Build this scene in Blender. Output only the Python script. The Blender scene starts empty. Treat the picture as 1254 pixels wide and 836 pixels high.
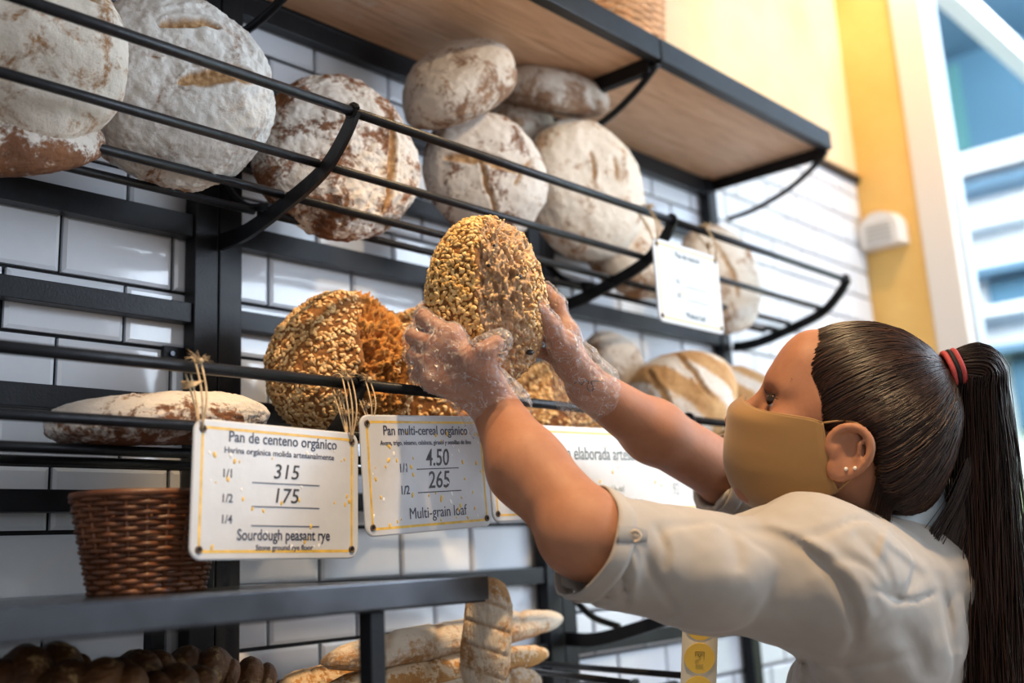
import bpy, bmesh, math, random
import numpy as np
from mathutils import Vector, Matrix
random.seed(7); rng = np.random.default_rng(11)
SC = bpy.context.scene; COL = SC.collection

# ------------------------------------------------------------------ camera
F = 1324.58; YAW = .83922; PITCH = .228694; ROLL = -.0502635
PX = 615.64; PY = 373.69
CAM = np.array([-.57448, -1.23056, 1.40])
def _axes():
    cy, sy, cp, sp, cr, sr = math.cos(YAW), math.sin(YAW), math.cos(PITCH), math.sin(PITCH), math.cos(ROLL), math.sin(ROLL)
    f = np.array([sy*cp, cy*cp, sp]); r0 = np.array([cy, -sy, 0.]); u0 = np.cross(r0, f)
    return cr*r0+sr*u0, -sr*r0+cr*u0, f
RT, UP, FW = _axes()
def at(x, y, **k):
    """world point seen at pixel (x,y): d = depth along the view axis, or X / Y / Z = plane"""
    dv = FW + RT*(x-PX)/F - UP*(y-PY)/F
    if 'd' in k: return CAM + dv*k['d']
    n = list(k)[0]; i = 'XYZ'.index(n)
    return CAM + dv*((k[n]-CAM[i])/dv[i])
cd = bpy.data.cameras.new('camera'); cam = bpy.data.objects.new('camera', cd); COL.objects.link(cam)
M = Matrix(((RT[0], UP[0], -FW[0], CAM[0]), (RT[1], UP[1], -FW[1], CAM[1]), (RT[2], UP[2], -FW[2], CAM[2]), (0, 0, 0, 1)))
cam.matrix_world = M
cd.sensor_width = 36; cd.lens = F/1254*36; cd.clip_start = .02
cd.shift_x = (627-PX)/1254; cd.shift_y = -(418-PY)/1254
cd.dof.use_dof = True; cd.dof.focus_distance = 1.22; cd.dof.aperture_fstop = 2.6
SC.camera = cam

# ------------------------------------------------------------------ light
SC.view_settings.view_transform = 'Standard'; SC.view_settings.look = 'None'
SC.view_settings.gamma = 1; SC.view_settings.use_curve_mapping = False
SC.view_settings.exposure = 0.22
W = bpy.data.worlds.new('world'); SC.world = W; W.use_nodes = True
wn = W.node_tree; wb = wn.nodes['Background']
wtc = wn.nodes.new('ShaderNodeTexCoord'); wse = wn.nodes.new('ShaderNodeSeparateXYZ'); wr = wn.nodes.new('ShaderNodeValToRGB')
wn.links.new(wtc.outputs['Generated'], wse.inputs[0]); wn.links.new(wse.outputs[2], wr.inputs[0]); wn.links.new(wr.outputs[0], wb.inputs[0])
wr.color_ramp.elements[0].position = .0; wr.color_ramp.elements[0].color = (.62, .60, .58, 1)
wr.color_ramp.elements[1].position = .6; wr.color_ramp.elements[1].color = (.62, .78, 1, 1)
wb.inputs[1].default_value = .52
def area(name, loc, target, size, sy, power, color, spread=180):
    l = bpy.data.lights.new(name, 'AREA'); l.shape = 'RECTANGLE'; l.size = size; l.size_y = sy; l.energy = power; l.color = color
    l.spread = math.radians(spread)
    o = bpy.data.objects.new(name, l); COL.objects.link(o); o.location = loc
    o.rotation_euler = (Vector(target)-Vector(loc)).to_track_quat('-Z', 'Y').to_euler(); return o
def spot(name, loc, target, power, color, ang, r=.05, blend=.4):
    l = bpy.data.lights.new(name, 'SPOT'); l.energy = power; l.color = color; l.spot_size = math.radians(ang); l.shadow_soft_size = r; l.spot_blend = blend
    o = bpy.data.objects.new(name, l); COL.objects.link(o); o.location = loc
    o.rotation_euler = (Vector(target)-Vector(loc)).to_track_quat('-Z', 'Y').to_euler(); return o
area('shopfront_daylight', (2.0, -2.2, 2.15), (.3, 0, 1.75), 1.3, 1.0, 36, (.74, .86, 1))
area('shop_window_daylight', (2.30, -1.35, 2.0), (1.0, -.2, 1.65), 1.6, 1.9, 17, (.74, .86, 1))
area('street_window_daylight', (-1.6, -3.4, 2.6), (.3, 0, 1.7), 1.6, 1.2, 9, (.88, .94, 1))
spot('ceiling_spot_warm', (.0, -1.08, 3.3), (.33, -.50, 1.6), 190, (1, .68, .36), 30, .04)
spot('ceiling_spot_front', (.95, -1.95, 3.05), (.80, -.15, 1.90), 75, (1, .74, .46), 30, .05)
spot('ceiling_spot_wall', (1.75, -.75, 3.35), (2.1, 0, 2.5), 46, (1, .74, .45), 80, .06, .8)

area('facade_fill_lamp', (3.2, -1.2, 4.2), (5.4, -.3, 3.2), 2.5, 2.5, 620, (.92, .96, 1))  # added area lamp outside, brightens the facade in place of sun and sky

# ------------------------------------------------------------------ helpers
def tag(o, label=None, cat=None, group=None, kind=None):
    for k, v in (('label', label), ('category', cat), ('group', group), ('kind', kind)):
        if v: o[k] = v
    return o
def empty(name, loc, label, cat, group=None):
    o = bpy.data.objects.new(name, None); COL.objects.link(o); o.location = [float(v) for v in loc]; o.empty_display_size = .02
    return tag(o, label, cat, group)
def link(name, me, mat=None, parent=None, smooth=True, loc=None):
    """vertices are in world coordinates when parent is given (or in local + loc)"""
    if mat is not None and len(me.materials) == 0: me.materials.append(mat)
    if smooth: me.polygons.foreach_set('use_smooth', [True]*len(me.polygons))
    o = bpy.data.objects.new(name, me); COL.objects.link(o)
    if parent is not None:
        o.parent = parent; w = Matrix.Identity(4); p = parent
        while p is not None: w = p.matrix_parent_inverse @ p.matrix_basis @ w; p = p.parent
        o.matrix_parent_inverse = w.inverted()
    if loc is not None: o.location = loc
    return o
class MB:
    def __init__(s): s.v = []; s.f = []
    def add(s, v, f):
        n = len(s.v); s.v += [tuple(map(float, p)) for p in v]; s.f += [tuple(n+i for i in q) for q in f]; return s
    def box(s, lo, hi, ch=0):
        x0, y0, z0 = lo; x1, y1, z1 = hi
        if ch <= 0:
            return s.add([(x0,y0,z0),(x1,y0,z0),(x1,y1,z0),(x0,y1,z0),(x0,y0,z1),(x1,y0,z1),(x1,y1,z1),(x0,y1,z1)],
                  [(0,3,2,1),(4,5,6,7),(0,1,5,4),(1,2,6,5),(2,3,7,6),(3,0,4,7)])
        bm = bmesh.new(); bmesh.ops.create_cube(bm, size=1)
        for v in bm.verts: v.co = Vector(((x0+x1)/2+v.co.x*(x1-x0), (y0+y1)/2+v.co.y*(y1-y0), (z0+z1)/2+v.co.z*(z1-z0)))
        bmesh.ops.bevel(bm, geom=bm.edges[:], offset=ch, segments=2, affect='EDGES', profile=.6)
        s.add([v.co for v in bm.verts], [[v.index for v in f.verts] for f in bm.faces]); bm.free(); return s
    def tube(s, pts, r, n=8, closed=False, cap=True):
        P = np.array(pts, float); m = len(P); r = np.broadcast_to(np.asarray(r, float), (m,))
        T = np.gradient(P, axis=0)
        if closed: T = (np.roll(P, -1, 0)-np.roll(P, 1, 0))
        T /= np.linalg.norm(T, axis=1)[:, None]+1e-12
        a = np.array([0, 0, 1.]) if abs(T[0][2]) < .9 else np.array([1., 0, 0])
        N = np.zeros_like(P); q = np.cross(T[0], a); q /= np.linalg.norm(q)
        for i in range(m):
            q = q-T[i]*(q@T[i]); q /= np.linalg.norm(q)+1e-12; N[i] = q
        B = np.cross(T, N); an = np.arange(n)*2*math.pi/n
        V = P[:, None]+r[:, None, None]*(np.cos(an)[None, :, None]*N[:, None]+np.sin(an)[None, :, None]*B[:, None])
        fs = []
        for i in range(m if closed else m-1):
            j = (i+1) % m
            for k in range(n):
                l = (k+1) % n; fs.append((i*n+k, j*n+k, j*n+l, i*n+l))
        if cap and not closed: fs.append(tuple(range(n))); fs.append(tuple((m-1)*n+k for k in range(n-1, -1, -1)))
        return s.add(V.reshape(-1, 3), fs)
    def strip(s, pts, prof, up):
        """sweep a closed 2-D profile (a along side = T x up, b along up') on a path"""
        P = np.array(pts, float); T = np.gradient(P, axis=0); T /= np.linalg.norm(T, axis=1)[:, None]
        S = np.cross(T, np.array(up, float)); S /= np.linalg.norm(S, axis=1)[:, None]; U2 = np.cross(S, T); n = len(prof); fs = []
        V = np.array([[P[i]+S[i]*a+U2[i]*b for a, b in prof] for i in range(len(P))])
        for i in range(len(P)-1):
            for k in range(n):
                l = (k+1) % n; fs.append((i*n+k, (i+1)*n+k, (i+1)*n+l, i*n+l))
        fs.append(tuple(range(n))); fs.append(tuple((len(P)-1)*n+k for k in range(n-1, -1, -1)))
        return s.add(V.reshape(-1, 3), fs)
    def mesh(s, name='m'):
        me = bpy.data.meshes.new(name); me.from_pydata(s.v, [], s.f); me.update()
        bm = bmesh.new(); bm.from_mesh(me); bmesh.ops.recalc_face_normals(bm, faces=bm.faces); bm.to_mesh(me); bm.free(); return me
    def build(s, name, mat, parent=None, smooth=False, loc=None): return link(name, s.mesh(name), mat, parent, smooth, loc)
def fast_mesh(name, V, Fc, smooth=True):
    me = bpy.data.meshes.new(name); V = np.asarray(V, np.float32); Fc = np.asarray(Fc, np.int32); k = Fc.shape[1]
    me.vertices.add(len(V)); me.vertices.foreach_set('co', V.ravel()); me.loops.add(Fc.size); me.loops.foreach_set('vertex_index', Fc.ravel())
    me.polygons.add(len(Fc)); me.polygons.foreach_set('loop_start', np.arange(0, Fc.size, k, dtype=np.int32))
    if smooth: me.polygons.foreach_set('use_smooth', np.ones(len(Fc), bool))
    me.update(calc_edges=True); return me
def curve_pts(P, n):
    """Catmull-Rom through P"""
    P = np.array(P, float); Q = np.vstack([2*P[0]-P[1], P, 2*P[-1]-P[-2]]); out = []
    m = len(P)-1
    for t in np.linspace(0, m-1e-9, n):
        i = int(t); u = t-i; a, b, c, d = Q[i:i+4]
        out.append(.5*((2*b)+(-a+c)*u+(2*a-5*b+4*c-d)*u*u+(-a+3*b-3*c+d)*u**3))
    return np.array(out)
# numpy value noise
def _h(ix, iy, iz, s):
    n = (ix.astype(np.int64)*374761393+iy.astype(np.int64)*668265263+iz.astype(np.int64)*2147483647+s*1274126177) & 0xffffffff
    n = ((n ^ (n >> 13))*1274126177) & 0xffffffff; n = n ^ (n >> 16); return (n & 0xffff)/32768.0-1
def noise(P, s=0):
    P = np.asarray(P, float); i = np.floor(P).astype(np.int64); f = P-i; f = f*f*(3-2*f); r = 0
    for dx in (0, 1):
        for dy in (0, 1):
            for dz in (0, 1):
                w = (f[:, 0] if dx else 1-f[:, 0])*(f[:, 1] if dy else 1-f[:, 1])*(f[:, 2] if dz else 1-f[:, 2])
                r = r+w*_h(i[:, 0]+dx, i[:, 1]+dy, i[:, 2]+dz, s)
    return r
def fbm(P, o=4, s=0, g=.5):
    r = 0; a = 1
    for k in range(o): r = r+a*noise(P*2**k, s+k*17); a *= g
    return r

# ------------------------------------------------------------------ materials
def new_mat(name):
    m = bpy.data.materials.new(name); m.use_nodes = True; return m, m.node_tree, m.node_tree.nodes['Principled BSDF']
def L(nt, a, b): nt.links.new(a, b)
def tex(nt, scale, detail=4, rough=.55, dist=0, vec=None, stretch=None, kind='ShaderNodeTexNoise'):
    n = nt.nodes.new(kind); n.inputs['Scale'].default_value = scale
    if kind == 'ShaderNodeTexNoise':
        n.inputs['Detail'].default_value = detail; n.inputs['Roughness'].default_value = rough; n.inputs['Distortion'].default_value = dist
    tc = nt.nodes.new('ShaderNodeTexCoord'); o = tc.outputs['Object']
    if stretch:
        mp = nt.nodes.new('ShaderNodeMapping'); mp.inputs['Scale'].default_value = stretch; L(nt, o, mp.inputs[0]); o = mp.outputs[0]
    L(nt, o, n.inputs['Vector']); return n
def ramp(nt, src, stops):
    r = nt.nodes.new('ShaderNodeValToRGB'); e = r.color_ramp.elements
    while len(e) < len(stops): e.new(.5)
    for k, (p, c) in enumerate(stops):
        e[k].position = p; e[k].color = (*c, 1) if len(c) == 3 else c
    L(nt, src, r.inputs[0]); return r.outputs[0]
def mixc(nt, fac, a, b):
    m = nt.nodes.new('ShaderNodeMix'); m.data_type = 'RGBA'
    if hasattr(fac, 'node'): L(nt, fac, m.inputs[0])
    else: m.inputs[0].default_value = fac
    for s, i in ((a, 6), (b, 7)):
        if hasattr(s, 'node'): L(nt, s, m.inputs[i])
        else: m.inputs[i].default_value = (*s, 1)
    return m.outputs[2]
def math_(nt, op, a, b=None, clamp=False):
    m = nt.nodes.new('ShaderNodeMath'); m.operation = op; m.use_clamp = clamp
    for k, s in enumerate((a, b)):
        if s is None: continue
        if hasattr(s, 'node'): L(nt, s, m.inputs[k])
        else: m.inputs[k].default_value = s
    return m.outputs[0]
def bump(nt, bs, h, strength=.3, dist=.002):
    b = nt.nodes.new('ShaderNodeBump'); b.inputs['Strength'].default_value = strength; b.inputs['Distance'].default_value = dist
    L(nt, h, b.inputs['Height']); L(nt, b.outputs[0], bs.inputs['Normal'])
def attr(nt, name):
    a = nt.nodes.new('ShaderNodeAttribute'); a.attribute_name = name; return a.outputs['Fac']
def simple(name, col, rough=.5, metal=0, bs=0, bscale=200, var=0, vscale=8, **kw):
    m, nt, b = new_mat(name); b.inputs['Base Color'].default_value = (*col, 1); b.inputs['Roughness'].default_value = rough; b.inputs['Metallic'].default_value = metal
    for k, v in kw.items(): b.inputs[k].default_value = v
    if var:
        t = tex(nt, vscale); c = np.array(col)
        L(nt, ramp(nt, t.outputs[0], [(.3, tuple(c*(1-var))), (.7, tuple(np.minimum(c*(1+var), 1)))]), b.inputs['Base Color'])
    if bs: bump(nt, b, tex(nt, bscale).outputs[0], bs)
    return m
_sp = {'Specular IOR Level': .28}
M_steel = simple('black_steel', (.011, .012, .015), .38, .2, .15, 300, .3, 30, **_sp)
M_rod = simple('rod_steel', (.018, .019, .023), .33, .3, .2, 500, .3, 60, **_sp)
M_shelfsteel = simple('worn_steel', (.10, .11, .13), .25, .8, .1, 60, .4, 15)
M_grout = simple('dark_grout', (.014, .014, .017), .9)
m, nt, b = new_mat('glazed_white_tile'); M_tile = m
b.inputs['Base Color'].default_value = (.74, .76, .80, 1); b.inputs['Roughness'].default_value = .09; b.inputs['Coat Weight'].default_value = .3
t = tex(nt, 14, 3); bump(nt, b, t.outputs[0], .10, .004)
L(nt, ramp(nt, tex(nt, 6, 6, .7).outputs[0], [(.3, (.68, .72, .79)), (.7, (.77, .80, .86))]), b.inputs['Base Color'])
m, nt, b = new_mat('cream_plaster'); M_plaster = m; b.inputs['Roughness'].default_value = .8
L(nt, ramp(nt, tex(nt, 5, 6, .6).outputs[0], [(.3, (.78, .54, .30)), (.7, (.85, .63, .40))]), b.inputs['Base Color']); bump(nt, b, tex(nt, 25, 6).outputs[0], .25, .004)
m, nt, b = new_mat('ochre_plaster'); M_ochre = m; b.inputs['Roughness'].default_value = .75
L(nt, ramp(nt, tex(nt, 5, 6, .6).outputs[0], [(.3, (.80, .46, .12)), (.7, (.88, .56, .18))]), b.inputs['Base Color']); bump(nt, b, tex(nt, 25, 6).outputs[0], .25, .004)
M_white = simple('white_paint', (.80, .72, .64), .5, 0, .05, 40)
M_plastic = simple('white_plastic', (.78, .74, .70), .35)
m, nt, b = new_mat('shelf_wood'); M_wood = m; b.inputs['Roughness'].default_value = .55
t = tex(nt, 6, 8, .62, 1.2, stretch=(1, 9, 9)); L(nt, ramp(nt, t.outputs[0], [(.25, (.52, .28, .15)), (.5, (.74, .46, .28)), (.75, (.84, .58, .38))]), b.inputs['Base Color'])
fl = tex(nt, 7, 8, .75); w = nt.nodes['Principled BSDF']
f2 = ramp(nt, fl.outputs[0], [(.58, (0, 0, 0)), (.72, (.7, .7, .7))])
L(nt, mixc(nt, f2, b.inputs['Base Color'].links[0].from_socket, (.80, .70, .62)), b.inputs['Base Color']); bump(nt, b, t.outputs[0], .2, .002)
M_glass = None
m, nt, b = new_mat('window_glass'); M_glass = m
b.inputs['Transmission Weight'].default_value = 1; b.inputs['Roughness'].default_value = 0; b.inputs['IOR'].default_value = 1.02

# ------------------------------------------------------------------ setting
ZA = CAM[2]+.43195; TP = .15; TH = .15/1.977; G = .0052; ZT = 2.418; XR = 2.352
def struct(name, mb, mat, smooth=False): o = mb.build(name, mat, None, smooth); o['kind'] = 'structure'; return o
wall = struct('wall_back', MB().box((-3, 0, -.0), (XR+.3, .12, 3.4)), M_grout)
plz = struct('trim_1', MB().box((-3, -.012, ZT), (XR, 0, 3.4)), M_plaster)   # plastered upper wall, proud of the grout
struct('trim_2', MB().box((-3, -.020, ZT-.012), (XR, .0, ZT+.008)), M_steel)
def tile_mesh(w, h):
    mb = MB(); e = .0045; y0, y1, y2 = 0, -.0055, -.0078; v = []
    for (iy, ii) in ((y0, 0), (y1, 0), (y2, e)):
        v += [(ii, iy, ii), (w-ii, iy, ii), (w-ii, iy, h-ii), (ii, iy, h-ii)]
    f = [(8, 9, 10, 11)]
    for a in (0, 4):
        for k in range(4): l = (k+1) % 4; f.append((a+k, a+l, a+4+l, a+4+k))
    mb.add(v, f); me = mb.mesh('tile'); me.materials.append(M_tile); return me
cache = {}
rest = MB(); ntile = 0
for row in range(-8, 20):
    zt = ZA-row*TH-G/2; zb = zt-TH+G
    if zt > ZT-.014: zt = ZT-.014
    off = 0 if row % 2 == 0 else .564
    for k in range(-21, 17):
        x0 = (k+off)*TP+G/2; x1 = x0+TP-G
        if x0 > XR-.01: continue
        x1 = min(x1, XR-.002)
        if zb < .02 or x1-x0 < .01: continue
        if k >= -1 and row < 9 and x1 > -.12:
            key = (round(x1-x0, 4), round(zt-zb, 4))
            if key not in cache: cache[key] = tile_mesh(*key)
            o = bpy.data.objects.new('tile', cache[key]); COL.objects.link(o)
            jit = random.uniform(-.0006, .0006); o.location = (x0, 0, zb); o.rotation_euler = (random.uniform(-.006, .006), 0, 0)
            o.location.y = jit-.0004; o.parent = wall; ntile += 1
        else:
            e = .0045; v = []
            for (iy, ii) in ((0, 0), (-.0055, 0), (-.0078, e)): v += [(x0+ii, iy, zb+ii), (x1-ii, iy, zb+ii), (x1-ii, iy, zt-ii), (x0+ii, iy, zt-ii)]
            f = [(8, 9, 10, 11)]
            for a in (0, 4):
                for q in range(4): l = (q+1) % 4; f.append((a+q, a+l, a+4+l, a+4+q))
            rest.add(v, f)
r = rest.build('tile_field', M_tile, wall); r['kind'] = 'stuff'
print('tiles', ntile)
# right side: ochre pier, white jamb, shop window
struct('wall_right', MB().box((XR, -.175, 0), (XR+.09, .12, 3.4)), M_ochre)
struct('trim_3', MB().box((XR-.012, -.262, 0), (XR+.09, -.1755, 3.4), .003), M_white)
struct('floor', MB().box((-3, -4.5, -.05), (XR+.3, .12, 0)), simple('terracotta_floor', (.46, .33, .24), .4, 0, .1, 20, .2, 3))
struct('ceiling', MB().box((-3, -4.5, 3.4), (XR+.3, .12, 3.5)), simple('ceiling_paint', (.72, .68, .62), .8))
M_frame = simple('window_frame_paint', (.62, .74, .86), .4)
win = empty('window_1', (XR+.1, -.28, .4), 'tall shop window', 'window'); del win['label']; del win['category']; win['kind'] = 'structure'
MB().box((XR+.03, -.275, .3), (XR+.085, -.2625, 3.4), .002).build('window_frame', M_frame, win)
MB().box((XR+.03, -2.6, 2.96), (XR+.085, -.2755, 3.02), .003).build('window_frame', M_frame, win)
MB().box((XR+.03, -2.6, .3), (XR+.085, -.2755, .42), .003).build('window_frame', M_frame, win)
MB().box((XR+.055, -2.6, .4205), (XR+.061, -.276, 2.9595)).build('pane', M_glass, win)
MB().box((XR+.055, -2.6, 3.0205), (XR+.061, -.276, 3.4)).build('pane', M_glass, win)
# ------------------------------------------------------------------ street outside
M_fac = simple('pale_facade', (.86, .92, .96), .7, 0, 0, 1, .05, 1)
M_blue = simple('blue_facade', (.06, .16, .25), .6)
M_blue2 = simple('light_blue_soffit', (.12, .24, .36), .6)
M_teal = simple('teal_shutter', (.07, .22, .24), .6)
M_green = simple('pale_green_awning', (.50, .66, .36), .7)
bld = empty('building', (5.2, -1.0, 0), 'blue and white street building seen blurred through the shop window', 'building')
MB().box((5.4, -3.5, 0), (5.6, 4, 7)).build('wall', M_fac, bld)
MB().box((5.30, -3.5, 3.42), (5.399, 1.6, 5.2)).build('wall', M_blue, bld)
MB().box((4.0, -3.5, 3.98), (5.299, 1.9, 4.06)).build('soffit', M_blue2, bld)
MB().box((5.27, .56, 3.43), (5.2995, .74, 3.93)).build('shutter', M_teal, bld)
for z, h, c in ((3.28, .12, M_fac), (3.18, .05, M_blue2), (2.98, .09, M_fac), (2.72, .04, M_blue2), (2.50, .05, M_fac), (2.30, .04, M_blue2)):
    MB().box((5.22, -3.5, z), (5.399, 1.9, z+h)).build('ledge', c, bld)
for y0, y1, z0, z1, c in ((.62, .95, 1.75, 2.28, M_teal), (.3, .55, 1.9, 2.28, M_blue), (-.6, .2, 1.5, 2.28, M_blue2), (-2.2, -.8, 1.2, 2.28, M_teal), (.9, 1.4, 2.56, 2.70, M_blue2), (-.2, .6, 2.56, 2.70, M_blue)):
    MB().box((5.34, y0, z0), (5.399, y1, z1)).build('window', c, bld)
MB().box((4.9, -3.5, 1.55), (5.3, .9, 1.62)).build('awning', M_green, bld)
MB().box((4.9, -3.5, .2), (4.94, .9, 1.55)).build('awning', M_green, bld)
for y in (-.01, -.30): MB().box((2.75, y-.03, 3.40), (5.25, y+.05, 3.48)).build('beam', M_fac, bld)
# wall box on the pier
sp = empty('wall_speaker', (XR, -.075, 2.2), 'small white rounded plastic box mounted on the ochre pier', 'speaker')
mb = MB(); prof = []
for k in range(13): a = math.pi*k/12; prof.append((-.075-.062*math.cos(a), 2.245+.055*math.sin(a)))
prof += [(-.013, 2.195), (-.137, 2.195)]
n = len(prof); mb.add([(XR-.001, p[0], p[1]) for p in prof]+[(XR-.055, p[0]*.9-.0075, 2.195+(p[1]-2.195)*.92) for p in prof], [tuple(range(n)), tuple(range(2*n-1, n-1, -1))]+[(k, (k+1) % n, n+(k+1) % n, n+k) for k in range(n)])
mb.build('housing', M_plastic, sp)
mb = MB()
for k in range(5): mb.box((XR-.060, -.11, 2.205+k*.012), (XR-.0555, -.04, 2.210+k*.012))
g_ = mb.build('grille', simple('grille_grey', (.6, .56, .5), .5), sp)

# ------------------------------------------------------------------ racks
UX = [-.468, .2, .868, 1.502]
def rib_pts(zb): return curve_pts([(-.040, zb+.002), (-.10, zb+.002), (-.18, zb+.018), (-.255, zb+.040), (-.296, zb+.071), (-.319, zb+.099)], 26)
def yz(x, P): return [(x, p[0], p[1]) for p in P]
FLAT = lambda w, t: [(-t/2, -w/2), (t/2, -w/2), (t/2, w/2), (-t/2, w/2)]
names = ['left section of the black steel bread rack, cut by the frame edge', 'middle section of the black steel bread rack behind the lifted loaf', 'right section of the black steel bread rack by the window']
BASE = [1.822, 1.497, 1.262]
racks = []
for i in range(3):
    xa, xb = UX[i], UX[i+1]
    rk = empty('bread_rack', ((xa+xb)/2, -.03, 0), names[i], 'rack', 'bread rack sections'); racks.append(rk)
    for x0, x1 in ((xa+.001, xa+.036), (xb-.036, xb-.001)):
        MB().box((x0, -.036, 0), (x1, -.012, 2.215), .0015).build('post', M_steel, rk)
    for z0, z1 in ((2.172, 2.203), (2.062, 2.088), (1.942, 1.968), (1.826, 1.857), (1.712, 1.738), (1.590, 1.617), (1.474, 1.499), (1.355, 1.381), (1.235, 1.26)):
        MB().box((xa+.0365, -.032, z0), (xb-.0365, -.012, z1), .001).build('rail', M_steel, rk)
    for bi, zb in enumerate(BASE):
        last = (i == 2)
        for x in ([xa, xb] if last else [xa]):
            if bi == 2 and i < 2: continue
            P = rib_pts(zb); r_ = MB().strip(yz(x, P), FLAT(.017, .006), (1, 0, 0)) if False else MB()
            Pn = np.array(yz(x, P)); T = np.gradient(Pn, axis=0); T /= np.linalg.norm(T, axis=1)[:, None]; Nn = np.stack([T[:, 0]*0, -T[:, 2], T[:, 1]], 1)
            V = []
            w_ = np.linspace(.011, .0085, len(Pn))
            for p, nn, ww in zip(Pn, Nn, w_):
                for sx, sn in ((-1, -1), (1, -1), (1, 1), (-1, 1)): V.append(p+nn*sn*ww+np.array([sx*.003, 0, 0]))
            fs = [(0, 1, 2, 3), tuple(len(V)-4+k for k in (3, 2, 1, 0))]
            for a in range(len(Pn)-1):
                for k in range(4): l = (k+1) % 4; fs.append((a*4+k, a*4+4+k, a*4+4+l, a*4+l))
            r_.add(V, fs)
            # inner strut from the post down to the rib
            Q = curve_pts([(-.045, zb+.088), (-.068, zb+.060), (-.10, zb+.036), (-.15, zb+.022)], 10)
            r_.tube(yz(x, Q), .0055, 6)
            tip = P[-1]
            hook = [(x, -.313+.0085*math.cos(a), zb+.098+.0085*math.sin(a)) for a in np.linspace(-2.6, 3.0, 12)]
            r_.tube(hook, .0035, 6)
            r_.build('bracket', M_steel, rk)
    x0 = xa+.004; x1 = xb-.004
    for bi, zb in enumerate(BASE):
        for y, dz, rr in ((-.313, .098, .0062), (-.252, .050, .0056), (-.180, .030, .0056), (-.120, .024, .0052)):
            if bi == 2 and i == 2: continue
            if bi == 2:
                zb3 = zb; dz = -.06; rr = .0052
            MB().tube([(x0, y, zb+dz), (x1, y, zb+dz)], rr, 10).build('rod', M_rod, rk, True)
# overhead wooden shelves
sn = ['overhead wooden shelf section at the far left above the floury loaves', 'overhead wooden shelf section above the stacked loaves', 'overhead wooden shelf section nearest the ochre pier']
for i in range(3):
    xa, xb = UX[i]+.002, UX[i+1]-.002
    s = empty('wooden_shelf', ((xa+xb)/2, -.17, 2.2), sn[i], 'shelf', 'overhead shelf sections')
    zt, zb = 2.237, 2.207
    for k in range(3):
        y0 = -.300+k*.0905
        MB().box((xa+.006, y0+.0006, zb+.004+random.uniform(0, .001)), (xb-.006, y0+.0899, zt-.006), .0012).build('board', M_wood, s)
    MB().box((xa, -.322, zb-.006), (xb, -.3005, zt+.004), .0015).build('front_rail', M_steel, s)
    MB().box((xa, -.028, zb-.002), (xb, -.0125, zt), .001).build('back_rail', M_steel, s)
    for x0, x1 in ((xa, xa+.0055), (xb-.0055, xb)):
        MB().box((x0, -.300, zb-.022), (x1, -.0285, zt), .0008).build('end_rail', M_steel, s)
    for x in ([xa+.003, xb-.003] if i == 2 else [xa+.003]):
        Q = curve_pts([(-.062, 2.112), (-.13, 2.118), (-.21, 2.140), (-.27, 2.170), (-.311, 2.200)], 18)
        MB().tube(yz(x, Q), .0062, 8).build('bracket', M_steel, s, True)
for a, b in (((655, 812), (838, 827)), ((650, 821), (770, 836))):
    MB().tube([at(*a, Z=1.235), at(*b, Z=1.235)], .0045, 8).build('rod', M_rod, racks[2], True)
# blurred rusty strip and twine box on the shelf top: wicker basket
# dark plate on wall by the left post
pl = MB().box((.134, -.016, 1.655), (.164, -.0085, 1.682), .001).build('mounting_plate', M_steel); tag(pl, 'small black screw plate on the tiles left of the double post', 'plate')
mb = MB().tube([(.145, -.0165, 1.672), (.145, -.0195, 1.672)], .0032, 10); o = mb.build('screw', M_shelfsteel, pl)
# foreground steel shelf
fs_ = empty('metal_counter', (-.1, -.45, 1.38), 'out-of-focus grey steel counter edge in the foreground, lower left', 'counter')
MB().box((-.75, -.502, 1.362), (.197, -.498, 1.384), .0008).build('edge_strip', M_shelfsteel, fs_)
MB().box((-.75, -.4975, 1.378), (.197, -.10, 1.383), .0008).build('top', M_shelfsteel, fs_)
MB().box((-.75, -.4975, 1.360), (.197, -.470, 1.3775), .0008).build('under_rail', M_steel, fs_)
MB().box((.060, -.490, 0), (.0765, -.474, 1.3595), .001).build('leg', M_steel, fs_)
MB().box((.060, -.130, 0), (.0765, -.114, 1.3775), .001).build('leg', M_steel, fs_)
MB().box((-.745, -.490, 0), (-.73, -.474, 1.3595), .001).build('leg', M_steel, fs_)
# ------------------------------------------------------------------ bread
def bread_mat(name, dark, mid, flour, amount, fscale=22, streak=None, rough=.75):
    m, nt, b = new_mat(name); b.inputs['Roughness'].default_value = rough
    n1 = tex(nt, 18, 8, .65); crust = ramp(nt, n1.outputs[0], [(.3, dark), (.68, mid)])
    n2 = tex(nt, fscale, 10, .68, .6, stretch=streak); n3 = tex(nt, 160, 4, .7)
    f = math_(nt, 'ADD', math_(nt, 'MULTIPLY', n2.outputs[0], 2.5), math_(nt, 'MULTIPLY', n3.outputs[0], .9))
    f = math_(nt, 'ADD', f, math_(nt, 'MULTIPLY', attr(nt, 'flour'), .42))
    f = math_(nt, 'MULTIPLY', f, .5); lo = 1.24-amount*.44
    fac = ramp(nt, f, [(0, (0, 0, 0)), (max(lo-.07, 0), (0, 0, 0)), (lo+.02, (.6, .6, .6)), (min(lo+.16, 1), (1, 1, 1))])
    col = mixc(nt, fac, crust, flour)
    cr = ramp(nt, tex(nt, 120, 6, .7).outputs[0], [(.3, (.30, .15, .06)), (.7, (.62, .40, .20))])
    col = mixc(nt, attr(nt, 'cut'), col, cr)
    L(nt, col, b.inputs['Base Color'])
    h = math_(nt, 'ADD', tex(nt, 90, 8, .7).outputs[0], math_(nt, 'MULTIPLY', n1.outputs[0], .7)); bump(nt, b, h, .75, .004); return m
B_white = bread_mat('floury_crust', (.20, .085, .035), (.40, .21, .10), (.76, .74, .71), .88)
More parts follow.
